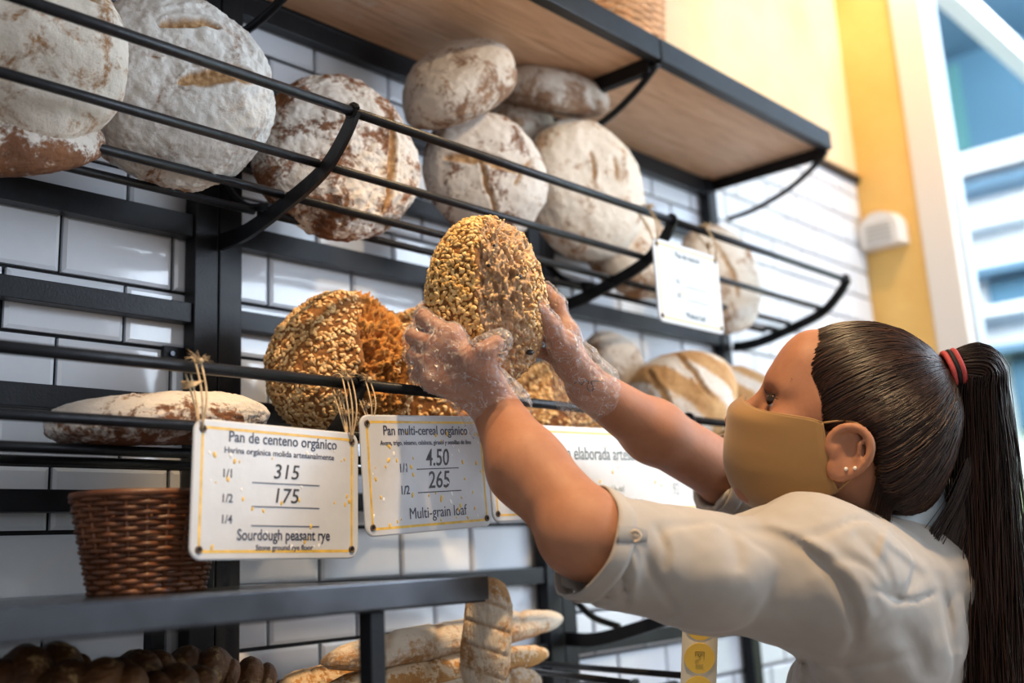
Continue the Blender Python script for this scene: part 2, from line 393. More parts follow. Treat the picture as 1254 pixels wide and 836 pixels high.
B_brown = bread_mat('brown_floury_crust', (.10, .035, .012), (.30, .12, .045), (.74, .68, .62), .60)
B_tan = bread_mat('tan_dusty_crust', (.16, .075, .035), (.34, .19, .10), (.60, .52, .44), .72)
B_pale = bread_mat('pale_crust', (.26, .12, .045), (.50, .28, .13), (.80, .73, .64), .76)
B_stripe = bread_mat('golden_striped_crust', (.45, .22, .07), (.72, .44, .20), (.84, .76, .68), .72, 5)
B_bag = bread_mat('baguette_crust', (.32, .15, .05), (.58, .32, .13), (.72, .62, .50), .70, 7)
B_gold = bread_mat('golden_baguette_crust', (.40, .17, .04), (.66, .34, .10), (.78, .60, .40), .45, 7)
B_roll = bread_mat('dark_braided_crust', (.07, .025, .01), (.26, .11, .035), (.55, .36, .16), .50, 12, rough=.35)
B_base = bread_mat('seeded_crust', (.16, .055, .018), (.36, .15, .045), (.45, .27, .12), .2)
def frame(ez, ex):
    ez = np.array(ez, float); ez /= np.linalg.norm(ez); ex = np.array(ex, float); ex = ex-ez*(ex@ez); ex /= np.linalg.norm(ex)
    return ex, np.cross(ez, ex), ez
_ico = {}
def ico(sub):
    if sub not in _ico:
        bm = bmesh.new(); bmesh.ops.create_icosphere(bm, subdivisions=sub, radius=1)
        _ico[sub] = (np.array([v.co[:] for v in bm.verts]), np.array([[v.index for v in f.verts] for f in bm.faces])); bm.free()
    D, Fc = _ico[sub]; return D/np.linalg.norm(D, axis=1)[:, None], Fc
def loaf(name, label, c, ez, ex, size, seed, mat, cuts=(), sub=6, n=2.5, lump=.05, crust=.012, cat='bread', group=None, bottom=.55, extra=None, flour_fn=None, flour=0, cracks=.4):
    """size = half extents along ex, ey and thickness up ez"""
    D, Fc = ico(sub); a, b_, t = size
    r = ((D[:, 0]**2+D[:, 1]**2)**(n/2)+np.abs(D[:, 2])**n)**(-1/n); V = D*r[:, None]
    V[:, 2] = np.where(V[:, 2] < 0, V[:, 2]*bottom, V[:, 2])
    rad = np.clip(np.hypot(V[:, 0], V[:, 1]), 0, 1)
    s = np.array([a, b_, t]); V = V*s; m = min(a, b_)
    nr = D/s; nr /= np.linalg.norm(nr, axis=1)[:, None]
    disp = m*lump*fbm(D*1.3+seed*7.1, 2, seed)+m*crust*fbm(D*9+seed, 4, seed+3, .6)
    ck = 1-np.abs(noise(D*5+seed*3.3+.5*np.stack([noise(D*9, seed+k) for k in (1, 2, 3)], 1), seed+9)); ck = np.clip((ck-.94)/.06, 0, 1)*np.clip(noise(D*2.2, seed+5)*2, 0, 1)
    disp -= ck*m*.03*cracks
    cut = np.zeros(len(D)); U_, W_ = D[:, 0]*r, D[:, 1]*r
    for (x0, y0, x1, y1, w) in cuts:
        dx, dy = x1-x0, y1-y0; l2 = dx*dx+dy*dy; tt = np.clip(((U_-x0)*dx+(W_-y0)*dy)/l2, 0, 1)
        bend = .05*np.sin(tt*math.pi)+.02*noise(np.stack([tt*6, tt*0+seed, tt*0], 1), 5)
        px, py = x0+dx*tt-dy*bend, y0+dy*tt+dx*bend; d = np.hypot(U_-px, W_-py)
        ww = w*np.sqrt(np.clip(4*tt*(1-tt), 0, 1))*(1+.25*noise(D*12, seed+2))+1e-4
        k = np.clip(1.25-d/ww, 0, 1)*(D[:, 2] > 0); k = k*k*(3-2*k); lip = np.exp(-((d/ww-1.35)/.35)**2)*(D[:, 2] > 0)*(ww > .01)
        disp += -k*m*.06+lip*m*.022+k*m*.02*fbm(D*22, 2, seed+1); cut = np.maximum(cut, np.clip(k*1.6, 0, 1))
    if extra: disp = extra(D, disp, nr, m)
    V = V+nr*disp[:, None]
    me = fast_mesh(name, V, Fc); me.materials.append(mat)
    fl = np.clip(V[:, 2]/t*.6+.25, -.8, 1)+flour if flour_fn is None else flour_fn(D, V)
    for an, arr in (('cut', cut), ('flour', fl)):
        at_ = me.attributes.new(an, 'FLOAT', 'POINT'); at_.data.foreach_set('value', arr.astype(np.float32))
    o = bpy.data.objects.new(name, me); COL.objects.link(o); X, Y, Z = frame(ez, ex)
    o.matrix_world = Matrix([[X[i], Y[i], Z[i], float(c[i])] for i in range(3)]+[[0, 0, 0, 1]])
    tag(o, label, cat, group); return o
UG = 'loaves on the upper rack'; LG = 'loaves on the lower rack'
IR = RT  # image-right direction, used only to turn loaves toward the aisle
def nrm(x, y, z): v = np.array([x, y, z], float); return v/np.linalg.norm(v)
loaf('round_loaf', 'large round floury loaf at the far left of the upper rack', at(45, 70, Y=-.17), nrm(-.35, -.9, -.12), (1, -.3, 0), (.094, .105, .062), 1, B_pale, [(.1, .75, .6, .5, .07), (-.7, -.35, -.1, -.45, .05)], 6, lump=.09, group=UG)
loaf('round_loaf', 'brown loaf under the far left round loaf on the rack rods', at(10, 178, Y=-.135), nrm(-.3, -.5, .9), (1, 0, 0), (.10, .075, .045), 2, B_brown, group=UG)
loaf('round_loaf', 'big white floured round loaf with two open slashes', at(216, 112, Y=-.145), nrm(-.38, -.92, -.02), (1, -.4, 0), (.116, .123, .058), 3, B_white, [(-.26, .46, .40, .58, .060), (-.06, -.10, .78, .10, .105), (.0, .20, .20, .12, .022)], 7, lump=.06, crust=.022, flour=.10, group=UG)
loaf('round_loaf', 'reddish brown round loaf with two long upright slashes beside the steel post', at(413, 194, Y=-.135), nrm(-.30, -.95, .05), (1, -.3, 0), (.118, .118, .052), 4, B_brown, [(-.02, .55, -.12, -.15, .045), (.52, .55, .42, -.75, .055), (.12, .3, .28, .45, .02)], 7, lump=.06, crust=.020, flour=.05, group=UG)
loaf('oval_loaf', 'dusty oval loaf tipped on top of the pile, leaning left', at(563, 109, Y=-.165), nrm(-.62, -.30, .72), (.62, .0, .62), (.112, .078, .062), 5, B_tan, [(-.5, .1, .5, .2, .02)], 6, lump=.06, flour=.1, group=UG)
loaf('oval_loaf', 'dusty oval loaf lying on top of the pile under the wooden shelf', at(674, 119, Y=-.12), nrm(-.15, -.45, .9), (1, .15, -.18), (.130, .085, .050), 6, B_tan, [], 6, group=UG, flour=.05)
loaf('round_loaf', 'golden brown round loaf with crossed slashes under the tipped oval loaf', at(593, 214, Y=-.155), nrm(-.42, -.9, .05), (.9, -.4, .4), (.098, .108, .052), 7, B_brown, [(-.75, .35, .3, -.25, .10), (-.35, -.75, -.2, .2, .05), (.1, -.4, .65, -.1, .04)], 6, flour=.25, group=UG)
loaf('round_loaf', 'small part of a loaf showing between the stacked loaves', at(640, 150, Y=-.07), nrm(0, -1, .2), (1, 0, 0), (.07, .06, .04), 8, B_pale, [], 5, group=UG)
loaf('round_loaf', 'cream floured round loaf with two short upright slashes behind the lifted loaf', at(713, 232, Y=-.155), nrm(-.40, -.92, .0), (1, -.4, 0), (.112, .128, .056), 9, B_pale, [(-.05, .45, -.05, -.05, .04), (.38, .38, .36, .0, .04)], 6, flour=.2, group=UG)
loaf('round_loaf', 'round loaf partly hidden behind the upper price sign, brown underside', at(768, 308, Y=-.12), nrm(-.3, -.9, .3), (1, 0, 0), (.095, .100, .055), 10, B_pale, [], 5, group=UG)
loaf('round_loaf', 'blurred floury loaf to the right of the upper price sign', at(880, 342, Y=-.15), nrm(-.5, -.85, .1), (1, 0, 0), (.085, .115, .05), 12, B_pale, [(-.2, .5, .1, -.5, .07)], 5, group=UG)
# lower rack
loaf('flat_loaf', 'flat oval rye loaf lying on the rods above the left price sign', at(202, 516, Y=-.165), nrm(-.1, -.10, 1), (1, .05, -.0), (.130, .075, .033), 13, B_brown, [(.35, -.5, .62, -.35, .08), (-.6, -.6, -.3, -.2, .03)], 6, lump=.04, flour=.35, bottom=.8, group=LG, cracks=2)
loaf('round_loaf', 'grey dusted round loaf behind the right forearm', at(748, 452, Y=-.075), nrm(-.4, -.9, .2), (1, 0, 0), (.066, .070, .04), 14, B_tan, [], 5, group=LG)
def stripes(D, V): return .15+.9*np.clip(np.sin(D[:, 0]*9+D[:, 1]*2.5)*1.5, -1, 1)
loaf('striped_loaf', 'golden loaf with white flour stripes left of the face mask', at(832, 492, Y=-.18), nrm(-.55, -.70, .45), (.9, -.3, .5), (.115, .088, .07), 15, B_stripe, [(-.6, -.5, -.3, .7, .07), (.1, -.6, .3, .7, .06)], 6, flour_fn=stripes, group=LG)
loaf('striped_loaf', 'golden loaf with a dark seam directly beside the face mask', at(905, 502, Y=-.15), nrm(-.55, -.70, .45), (.9, -.3, .5), (.092, .092, .07), 16, B_stripe, [(-.4, -.5, -.1, .7, .06)], 5, flour_fn=stripes, group=LG)
# seeded loaves
def seed_template():
    v = [(-1, 0, 0)]; f = []
    for x, w in ((-.45, .42), (.25, .62), (.72, .42)):
        for a in range(6): an = a*math.pi/3; v.append((x, w*math.cos(an), .42*w/.62*math.sin(an)))
    v.append((1.0, 0, 0))
    for a in range(6):
        b = (a+1) % 6; f.append((0, 1+b, 1+a)); f.append((13+a, 13+b, 19))
        for r_ in (0, 6): f.append((1+r_+a, 1+r_+b, 7+r_+b)); f.append((1+r_+a, 7+r_+b, 7+r_+a))
    return np.array(v), np.array(f)
SV, SF = seed_template()
def seed_mat(name, c0, c1):
    m, nt, b = new_mat(name); b.inputs['Roughness'].default_value = .45
    L(nt, ramp(nt, attr(nt, 'tone'), [(0, c0), (1, c1)]), b.inputs['Base Color']); return m
M_seed = seed_mat('oat_seeds', (.50, .26, .08), (.86, .62, .32)); M_seed2 = seed_mat('golden_seeds', (.56, .30, .07), (.92, .66, .30))
def add_seeds(o, n, mask, L0=.0042, mat=M_seed, seed=1, name='seed', upbias=.0006, wild=.35):
    me = o.data; nv = len(me.vertices); co = np.empty(nv*3, np.float32); me.vertices.foreach_get('co', co); co = co.reshape(-1, 3)
    no = np.empty(nv*3, np.float32); me.vertices.foreach_get('normal', no); no = no.reshape(-1, 3)
    D = co/np.linalg.norm(co, axis=1)[:, None]; ok = np.where(mask(co, D))[0]; g = np.random.default_rng(seed); ch = g.choice(ok, min(n*3, len(ok)), replace=False)
    # thin out neighbours with a hash grid
    cell = {}; keep = []
    for i in ch:
        k = tuple((co[i]/(L0*.82)).astype(int))
        if k in cell: continue
        cell[k] = 1; keep.append(i)
        if len(keep) >= n: break
    P = co[keep]; N = no[keep]; m = len(P); R = g.normal(size=(m, 3)); R = R-N*(R*N).sum(1)[:, None]; R /= np.linalg.norm(R, axis=1)[:, None]
    N2 = N+g.normal(size=(m, 3))*wild; N2 = N2-R*(N2*R).sum(1)[:, None]; N2 /= np.linalg.norm(N2, axis=1)[:, None]; Tt = np.cross(N2, R)
    tilt = g.uniform(-.35, .35, m)[:, None]; R2 = R*np.cos(tilt)+N2*np.sin(tilt)
    sz = g.uniform(.7, 1.15, m)*L0
    V = P[:, None]+N[:, None]*upbias+sz[:, None, None]*(SV[None, :, 0:1]*R2[:, None]+SV[None, :, 1:2]*Tt[:, None]+SV[None, :, 2:3]*N2[:, None])
    Fc = (SF[None]+np.arange(m)[:, None, None]*len(SV)).reshape(-1, 3); sm = fast_mesh(name, V.reshape(-1, 3), Fc); sm.materials.append(mat)
    a = sm.attributes.new('tone', 'FLOAT', 'POINT'); a.data.foreach_set('value', np.repeat(g.uniform(0, 1, m), len(SV)).astype(np.float32))
    s = bpy.data.objects.new(name, sm); COL.objects.link(s); s.parent = o; s['kind'] = 'stuff'; return s
def craggy(lo, hi, amp, sd):
    def f(D, disp, nr, m):
        w = np.clip((D[:, 0]+.10*noise(D*4, sd)-lo)/.08, 0, 1)*np.clip((hi-D[:, 0]+.08*noise(D*5, sd+1))/.08, 0, 1)*(D[:, 2] > -.35)
        rid = 1-np.abs(fbm(D*np.array([6, 3.8, 6])+sd, 5, sd+2, .68)); pits = np.clip(noise(D*11, sd+4)-.35, 0, 1)
        return disp+w*(-m*.07+amp*m*(rid-.55)*1.1-pits*m*.14+m*.035*fbm(D*24, 4, sd+5, .65))
    return f
def crumb_attr(lo, hi, sd):
    def f(o):
        me = o.data; nv = len(me.vertices); co = np.empty(nv*3, np.float32); me.vertices.foreach_get('co', co); co = co.reshape(-1, 3)
        return co
    return f
m, nt, b = new_mat('multigrain_crumb_crust'); B_multi = m; b.inputs['Roughness'].default_value = .85; b.inputs['Specular IOR Level'].default_value = .25
cru = ramp(nt, tex(nt, 22, 8, .7).outputs[0], [(.25, (.13, .05, .018)), (.6, (.34, .15, .05)), (.8, (.46, .24, .09))])
inn = ramp(nt, tex(nt, 55, 10, .75, .8).outputs[0], [(.26, (.20, .09, .04)), (.40, (.52, .33, .19)), (.56, (.72, .52, .35)), (.8, (.86, .69, .52))])
L(nt, mixc(nt, attr(nt, 'cut'), cru, inn), b.inputs['Base Color']); bump(nt, b, tex(nt, 140, 8, .75).outputs[0], .8, .003)
m2 = m.copy(); m2.name = 'orange_crumb_crust'; B_multi2 = m2
for nd in m2.node_tree.nodes:
    if nd.type == 'VALTORGB' and len(nd.color_ramp.elements) == 4:
        for e, c in zip(nd.color_ramp.elements, ((.09, .03, .01), (.36, .14, .035), (.62, .29, .075), (.80, .44, .15))): e.color = (*c, 1)
def set_cut(o, lo, hi, sd):
    me = o.data; D = ico(7)[0] if len(me.vertices) > 20000 else ico(6)[0]
    w = np.clip((D[:, 0]+.10*noise(D*4, sd)-lo)/.08, 0, 1)*np.clip((hi-D[:, 0]+.08*noise(D*5, sd+1))/.08, 0, 1)
    me.attributes['cut'].data.foreach_set('value', w.astype(np.float32)); return D
HEZ = -FW*.92-RT*.32-UP*.02; HEX = RT*.92+UP*.09-FW*.30
HELD_C = at(596, 371, d=1.228)
held = loaf('seeded_loaf', 'seeded multigrain loaf with a rough open crumb, lifted in both gloved hands', HELD_C, HEZ, HEX, (.065, .0985, .050), 21, B_multi, [], 7, n=2.7, lump=.05, crust=.02, bottom=.85, extra=craggy(.10, .9, .14, 31), cracks=.3)
D = set_cut(held, .10, .95, 31)
def mk(lo, sd, gate=.0, hi=2, dens=1.0):
    def f(co, DD):
        q = DD[:, 0]*1+.10*noise(DD*4, sd); return ((q < lo) | (q > hi)) & (DD[:, 2] > -.75) & (noise(DD*5, sd+9) > gate-1)
    return f
add_seeds(held, 2300, mk(.14, 31), .0043, M_seed2, 3)
add_seeds(held, 260, mk(-9, 31, 0, .80), .0040, M_seed, 8, wild=.7)
add_seeds(held, 260, lambda co, DD: (DD[:, 0] > .12) & (DD[:, 0] < .7) & (DD[:, 2] > -.3), .0034, M_seed, 9, 'crumb_seed', wild=.9)
M_raisin = simple('dark_raisin', (.012, .010, .012), .35)
def raisin(px, py, r):
    X = np.array(held.matrix_world)[:3, :3]; p = at(px, py, d=1.18); best = None
    me = held.data; co = np.array([v.co[:] for v in me.vertices])@X.T+HELD_C
    rel = co-CAM; w = rel@FW; ix = PX+F*(rel@RT)/w; iy = PY-F*(rel@UP)/w; dd = (ix-px)**2+(iy-py)**2+(w-1.1)*900; i = int(np.argmin(dd))
    D_, Fc = ico(3); V = D_*np.array([r, r*.8, r*.7])*(1+.18*noise(D_*2.5, int(px)))[:, None]+co[i]
    me = fast_mesh('raisin', V, Fc); link('raisin', me, M_raisin, held)
for q in ((637, 339, .0042), (650, 430, .0048), (613, 435, .0034), (598, 327, .0028), (606, 300, .002)): raisin(*q)
sl = loaf('seeded_loaf', 'orange brown seeded loaf standing on the lower rack behind the twine', at(421, 450, Y=-.165), nrm(-.55, -.82, .10), (.82, -.55, -.05), (.094, .096, .062), 22, B_multi2, [], 7, n=2.5, lump=.05, crust=.02, bottom=.8, extra=craggy(.12, .80, .22, 41), group='seeded loaves on the lower rack')
set_cut(sl, .12, .80, 41); add_seeds(sl, 1900, mk(.16, 41), .0043, M_seed, 4); add_seeds(sl, 300, mk(-9, 41, 0, .74), .004, M_seed, 5, wild=.6)
sl = loaf('seeded_loaf', 'dark seeded loaf half hidden behind the left gloved hand', at(528, 462, Y=-.16), nrm(-.5, -.85, .1), (.85, -.5, 0), (.085, .105, .06), 23, B_multi2, [], 6, extra=craggy(.2, .8, .25, 51), group='seeded loaves on the lower rack')
set_cut(sl, .2, .8, 51); add_seeds(sl, 1300, mk(.3, 51), .0044, M_seed, 6)
sl = loaf('seeded_loaf', 'seeded loaf showing below the right gloved hand above the long sign', at(684, 502, Y=-.16), nrm(-.5, -.85, .15), (.85, -.5, 0), (.125, .075, .06), 24, B_base, [], 6, group='seeded loaves on the lower rack')
add_seeds(sl, 2200, lambda co, DD: DD[:, 2] > -.6, .0046, M_seed, 7)
# baguettes
def baguette(label, p0, p1, r, seed, mat, cuts=4, up=(0, -.3, 1), flat=.85, fl=.2, sub=6):
    p0, p1 = np.array(p0), np.array(p1); Lh = np.linalg.norm(p1-p0)/2
    cs = []
    for k in range(cuts):
        x = -.8+1.6*(k+.5)/cuts; cs.append((x-.13, -.45, x+.13, .45, .07))
    D, _ = ico(sub)
    def ex(D, disp, nr, m): return disp
    o = loaf('baguette', label, (p0+p1)/2, up, p1-p0, (Lh, r, r*flat), seed, mat, [], sub, n=2.0, lump=.06, crust=.03, group='baguettes on the bottom rack', bottom=.8, flour=fl)
    me = o.data; D, _ = ico(sub); nv = len(D); s = np.sign(D[:, 0])*(1-(1-np.abs(D[:, 0]))**1.0)
    # capsule-like body: blunt ends
    x = D[:, 0]; yz_ = np.hypot(D[:, 1], D[:, 2])+1e-9; prof = (1-np.abs(x)**3.4)**.5
    co = np.empty(nv*3, np.float32); me.vertices.foreach_get('co', co); co = co.reshape(-1, 3)
    co[:, 1] *= (prof/yz_); co[:, 2] *= (prof/yz_); xx = np.sign(x)*np.abs(x)**.9*Lh; co[:, 0] = xx
    # diagonal slashes
    cut = np.zeros(nv)
    for k in range(cuts):
        c = -.75+1.5*(k+.5)/cuts; u = (xx/Lh-c)-D[:, 1]/yz_*.10; q = np.clip(1-np.abs(u)/.045, 0, 1)*np.clip((D[:, 2]/yz_-.15)*2, 0, 1); cut = np.maximum(cut, q)
    sc = 1-.16*cut+.05*fbm(np.stack([xx/r*.6, D[:, 1]*1.5, D[:, 2]*1.5+seed], 1), 3, seed); co[:, 1] *= sc; co[:, 2] *= sc
    me.vertices.foreach_set('co', co.ravel()); me.attributes['cut'].data.foreach_set('value', (cut*.7).astype(np.float32)); me.update(); return o
baguette('plump pale baguette lying topmost behind the counter leg', at(397, 792, Y=-.21), at(684, 772, Y=-.15), .0265, 61, B_bag, 4)
baguette('golden baguette lying below the topmost one, right end showing', at(396, 838, Y=-.20), at(669, 808, Y=-.18), .0235, 62, B_gold, 4)
baguette('brown baguette end at the lower left of the baguette pile', at(345, 836, Y=-.13), at(470, 822, Y=-.10), .022, 63, B_gold, 3)
baguette('pale baguette at the bottom edge of the pile', at(480, 858, Y=-.2), at(660, 838, Y=-.2), .028, 64, B_bag, 3)
baguette('short floury baguette standing upright against the pile', at(590, 850, Y=-.275), at(601, 716, Y=-.235), .031, 65, B_bag, 4, (-.75, -.65, .1), .7, .1)
# braided rolls bottom left
def roll(label, c, ex, L0, r, seed):
    D, Fc = ico(6); x = D[:, 0]; yz_ = np.hypot(D[:, 1], D[:, 2])+1e-9; an = np.arctan2(D[:, 2], D[:, 1])
    tw = np.abs(np.sin(x*4.6+an*.5+seed))**.6; prof = (1-np.abs(x)**2.6)**.5*(.72+.34*tw+.03*fbm(D*8, 3, seed))
    V = np.stack([x*L0, D[:, 1]/yz_*prof*r*1.15, D[:, 2]/yz_*prof*r], 1)
    me = fast_mesh('braided_roll', V, Fc); me.materials.append(B_roll)
    for a_, arr in (('cut', (tw < .35)*.15), ('flour', tw*.6-.2)):  # flour value carries golden highlights on the ridges, put into the crust colour
        at_ = me.attributes.new(a_, 'FLOAT', 'POINT'); at_.data.foreach_set('value', np.asarray(arr, np.float32))
    o = bpy.data.objects.new('braided_roll', me); COL.objects.link(o); X, Y, Z = frame((0, -.1, 1), ex)
    o.matrix_world = Matrix([[X[i], Y[i], Z[i], float(c[i])] for i in range(3)]+[[0, 0, 0, 1]]); tag(o, label, 'bread roll', 'dark braided rolls under the counter')
roll('dark braided roll at the far left under the counter', at(45, 828, Y=-.2), (1, .3, 0), .058, .028, 71)
roll('dark braided roll second from the left, low in front', at(112, 840, Y=-.25), (1, -.4, 0), .05, .024, 72)
roll('dark braided roll with lit ridges in front of the steel post', at(168, 829, Y=-.2), (1, .5, 0), .052, .025, 73)
roll('dark braided roll topmost of the right pair before the post', at(238, 823, Y=-.17), (1, -.5, 0), .048, .026, 74)
roll('dark braided roll at the right end beside the baguettes', at(296, 831, Y=-.16), (1, -.3, 0), .040, .022, 75)
roll('low dark braided roll in front of the right pair', at(215, 846, Y=-.24), (1, .2, 0), .05, .024, 76)
bt = MB().box((-.45, -.33, 1.232), (.16, -.05, 1.238), .002); bt.box((-.45, -.335, 1.232), (.16, -.33, 1.25)).build('tray', M_steel); tag(bpy.data.objects['tray'], 'dark steel tray carrying the braided rolls under the counter', 'tray')
# wicker
m, nt, b = new_mat('wicker'); M_wick = m; b.inputs['Roughness'].default_value = .4
L(nt, ramp(nt, tex(nt, 30, 5, .6).outputs[0], [(.3, (.07, .022, .009)), (.7, (.22, .075, .026))]), b.inputs['Base Color'])
M_wick2 = simple('pale_wicker', (.62, .34, .16), .5, 0, .2, 80, .3, 30)
def basket(label, c, rt, rb, h, mat, rows, nst=22, wr=.0022, sy=.75):
    k = empty('wicker_basket', c, label, 'basket'); c = np.array(c)
    g = MB()
    for j in range(nst):
        a = 2*math.pi*j/nst; g.tube([c+[rb*math.cos(a), rb*sy*math.sin(a), 0], c+[rt*math.cos(a), rt*sy*math.sin(a), h]], wr*.9, 5)
    g.build('stake', mat, k, True)['kind'] = 'stuff'
    g = MB()
    for i in range(rows):
        t = (i+.5)/rows; r = rb+(rt-rb)*t; pts = []
        for q in range(nst*4):
            a = 2*math.pi*q/(nst*4); w = wr*1.15*math.cos(a*nst/2+math.pi*(i % 2)); pts.append(c+[(r+w)*math.cos(a), (r+w)*sy*math.sin(a), h*t+random.uniform(-.0004, .0004)])
        g.tube(pts, h/rows*.52, 5, closed=True)
    g.build('weave', mat, k, True)['kind'] = 'stuff'
    pts = [c+[(rt+.001)*math.cos(a), (rt+.001)*sy*math.sin(a), h+.002] for a in np.linspace(0, 2*math.pi, 49)[:-1]]
    MB().tube(pts, wr*1.7, 7, closed=True).build('rim', mat, k, True)
    MB().tube([c+[0, 0, .001], c+[0, 0, .004]], rb*sy*.98, 20).build('base', mat, k)
    return k
bb = at(182, 676, Y=-.25)
basket('brown woven wicker basket standing on the counter behind the left sign', (bb[0], -.25, 1.3835), .074, .054, .090, M_wick, 19)
b2 = at(755, -18, Y=-.20)
basket('pale wicker basket on the overhead shelf, only its bottom edge showing', (b2[0], -.20, 2.2375+.004), .10, .085, .16, M_wick2, 22)
# ------------------------------------------------------------------ signed-distance modelling (body, clothes, gloves)
class Field:
    def __init__(s, lo, hi, h):
        s.lo = np.array(lo, float); s.h = h; s.n = np.ceil((np.array(hi)-s.lo)/h).astype(int)+1
        s.F = np.full(tuple(s.n), 1.0, np.float32)
    def sub(s, lo, hi):
        a = np.clip(np.floor((np.array(lo)-s.lo)/s.h).astype(int), 0, s.n); b = np.clip(np.ceil((np.array(hi)-s.lo)/s.h).astype(int)+1, 0, s.n)
        if (b <= a).any(): return None, None
        ax = [(s.lo[i]+s.h*np.arange(a[i], b[i])).astype(np.float32) for i in range(3)]
        return tuple(slice(a[i], b[i]) for i in range(3)), (ax[0][:, None, None], ax[1][None, :, None], ax[2][None, None, :])
    def put(s, lo, hi, fn, k=.01, op='u'):
        m = k+2*s.h; sl, X = s.sub(np.array(lo)-m, np.array(hi)+m)
        if sl is None: return
        d = fn(*X).astype(np.float32); A = s.F[sl]
        if op == 'u': hh = np.maximum(k-np.abs(A-d), 0)/k if k > 0 else 0; s.F[sl] = np.minimum(A, d)-hh*hh*k*.25
        elif op == 's': hh = np.maximum(k-np.abs(A+d), 0)/k if k > 0 else 0; s.F[sl] = np.maximum(A, -d)+hh*hh*k*.25
        elif op == 'i': s.F[sl] = np.maximum(A, d)
    def cap(s, p, q, r0, r1=None, k=.01, op='u', sq=None):
        p, q = np.array(p, float), np.array(q, float); r1 = r0 if r1 is None else r1; v = q-p; L2 = v@v+1e-12; R = max(r0, r1)
        if sq is not None: sx, fl = np.array(sq[0], float)/np.linalg.norm(sq[0]), sq[1]; R = R*max(1, fl)
        def fn(x, y, z):
            X, Y, Z = x-p[0], y-p[1], z-p[2]; t = np.clip((X*v[0]+Y*v[1]+Z*v[2])/L2, 0, 1)
            X, Y, Z = X-t*v[0], Y-t*v[1], Z-t*v[2]
            if sq is not None:
                w = X*sx[0]+Y*sx[1]+Z*sx[2]; g = w*(1/fl-1); X, Y, Z = X+g*sx[0], Y+g*sx[1], Z+g*sx[2]
            return np.sqrt(X*X+Y*Y+Z*Z)-(r0+(r1-r0)*t)
        s.put(np.minimum(p, q)-R, np.maximum(p, q)+R, fn, k, op)
    def chain(s, P, R, k=.01, op='u'):
        for i in range(len(P)-1): s.cap(P[i], P[i+1], R[i], R[i+1], k, op)
    def ell(s, c, r, A=None, k=.01, op='u'):
        c = np.array(c, float); r = np.array(r, float); A = np.eye(3) if A is None else np.array(A)   # rows = axes
        def fn(x, y, z):
            X, Y, Z = x-c[0], y-c[1], z-c[2]; q = [(A[i][0]*X+A[i][1]*Y+A[i][2]*Z) for i in range(3)]
            k0 = np.sqrt(sum((q[i]/r[i])**2 for i in range(3))); k1 = np.sqrt(sum((q[i]/r[i]**2)**2 for i in range(3)))+1e-9
            return k0*(k0-1)/k1
        R = r.max(); s.put(c-R, c+R, fn, k, op)
    def plane(s, c, n, lo, hi, keep_neg=True):
        """keep the side where (p-c).n < 0 within the box lo..hi"""
        c, n = np.array(c, float), np.array(n, float)/np.linalg.norm(n)
        s.put(lo, hi, lambda x, y, z: (x-c[0])*n[0]+(y-c[1])*n[1]+(z-c[2])*n[2], 0, 'i')
    def mesh(s, name, disp=None, band=.012):
        F_ = s.F; F_[0], F_[-1], F_[:, 0], F_[:, -1], F_[:, :, 0], F_[:, :, -1] = (1,)*6
        if disp is not None:
            I = np.where(np.abs(F_) < band); P = s.lo+np.stack(I, 1)*s.h; F_[I] += disp(P).astype(np.float32)
        V, Q = nets(F_); return fast_mesh(name, s.lo+V*s.h, Q)
def nets(F_):
    S = F_ < 0; n = F_.shape; c = S[:-1, :-1, :-1].astype(np.int8)
    tot = np.zeros(tuple(k-1 for k in n), np.int8)
    for a in (0, 1):
        for b in (0, 1):
            for d in (0, 1): tot += S[a:n[0]-1+a, b:n[1]-1+b, d:n[2]-1+d]
    act = (tot > 0) & (tot < 8); I = np.stack(np.where(act), 1); idx = np.full(act.shape, -1, np.int32); idx[tuple(I.T)] = np.arange(len(I))
    acc = np.zeros((len(I), 3)); cnt = np.zeros(len(I))
    cor = [(a, b, d) for a in (0, 1) for b in (0, 1) for d in (0, 1)]
    for p in cor:
        for ax in range(3):
            if p[ax]: continue
            q = list(p); q[ax] = 1; f0 = F_[I[:, 0]+p[0], I[:, 1]+p[1], I[:, 2]+p[2]]; f1 = F_[I[:, 0]+q[0], I[:, 1]+q[1], I[:, 2]+q[2]]
            m = (f0 < 0) != (f1 < 0); t = np.where(m, f0/np.where(m, f0-f1, 1), 0); pt = np.tile(np.array(p, float), (len(I), 1)); pt[:, ax] += t
            acc += pt*m[:, None]; cnt += m
    V = I+acc/cnt[:, None]; Q = []
    for ax in range(3):
        o1, o2 = [(1, 2), (2, 0), (0, 1)][ax]
        sl0 = [slice(None)]*3; sl1 = [slice(None)]*3; sl0[ax] = slice(0, -1); sl1[ax] = slice(1, None)
        A, B = S[tuple(sl0)], S[tuple(sl1)]; E = np.stack(np.where(A != B), 1); E = E[(E[:, o1] > 0) & (E[:, o2] > 0) & (E[:, o1] < n[o1]-1) & (E[:, o2] < n[o2]-1)]
        ins = A[tuple(E.T)]; e1 = np.zeros(3, int); e1[o1] = 1; e2 = np.zeros(3, int); e2[o2] = 1
        q = np.stack([idx[tuple((E-e1-e2).T)], idx[tuple((E-e2).T)], idx[tuple(E.T)], idx[tuple((E-e1).T)]], 1); q[~ins] = q[~ins][:, ::-1]; Q.append(q)
    return V, np.vstack(Q)
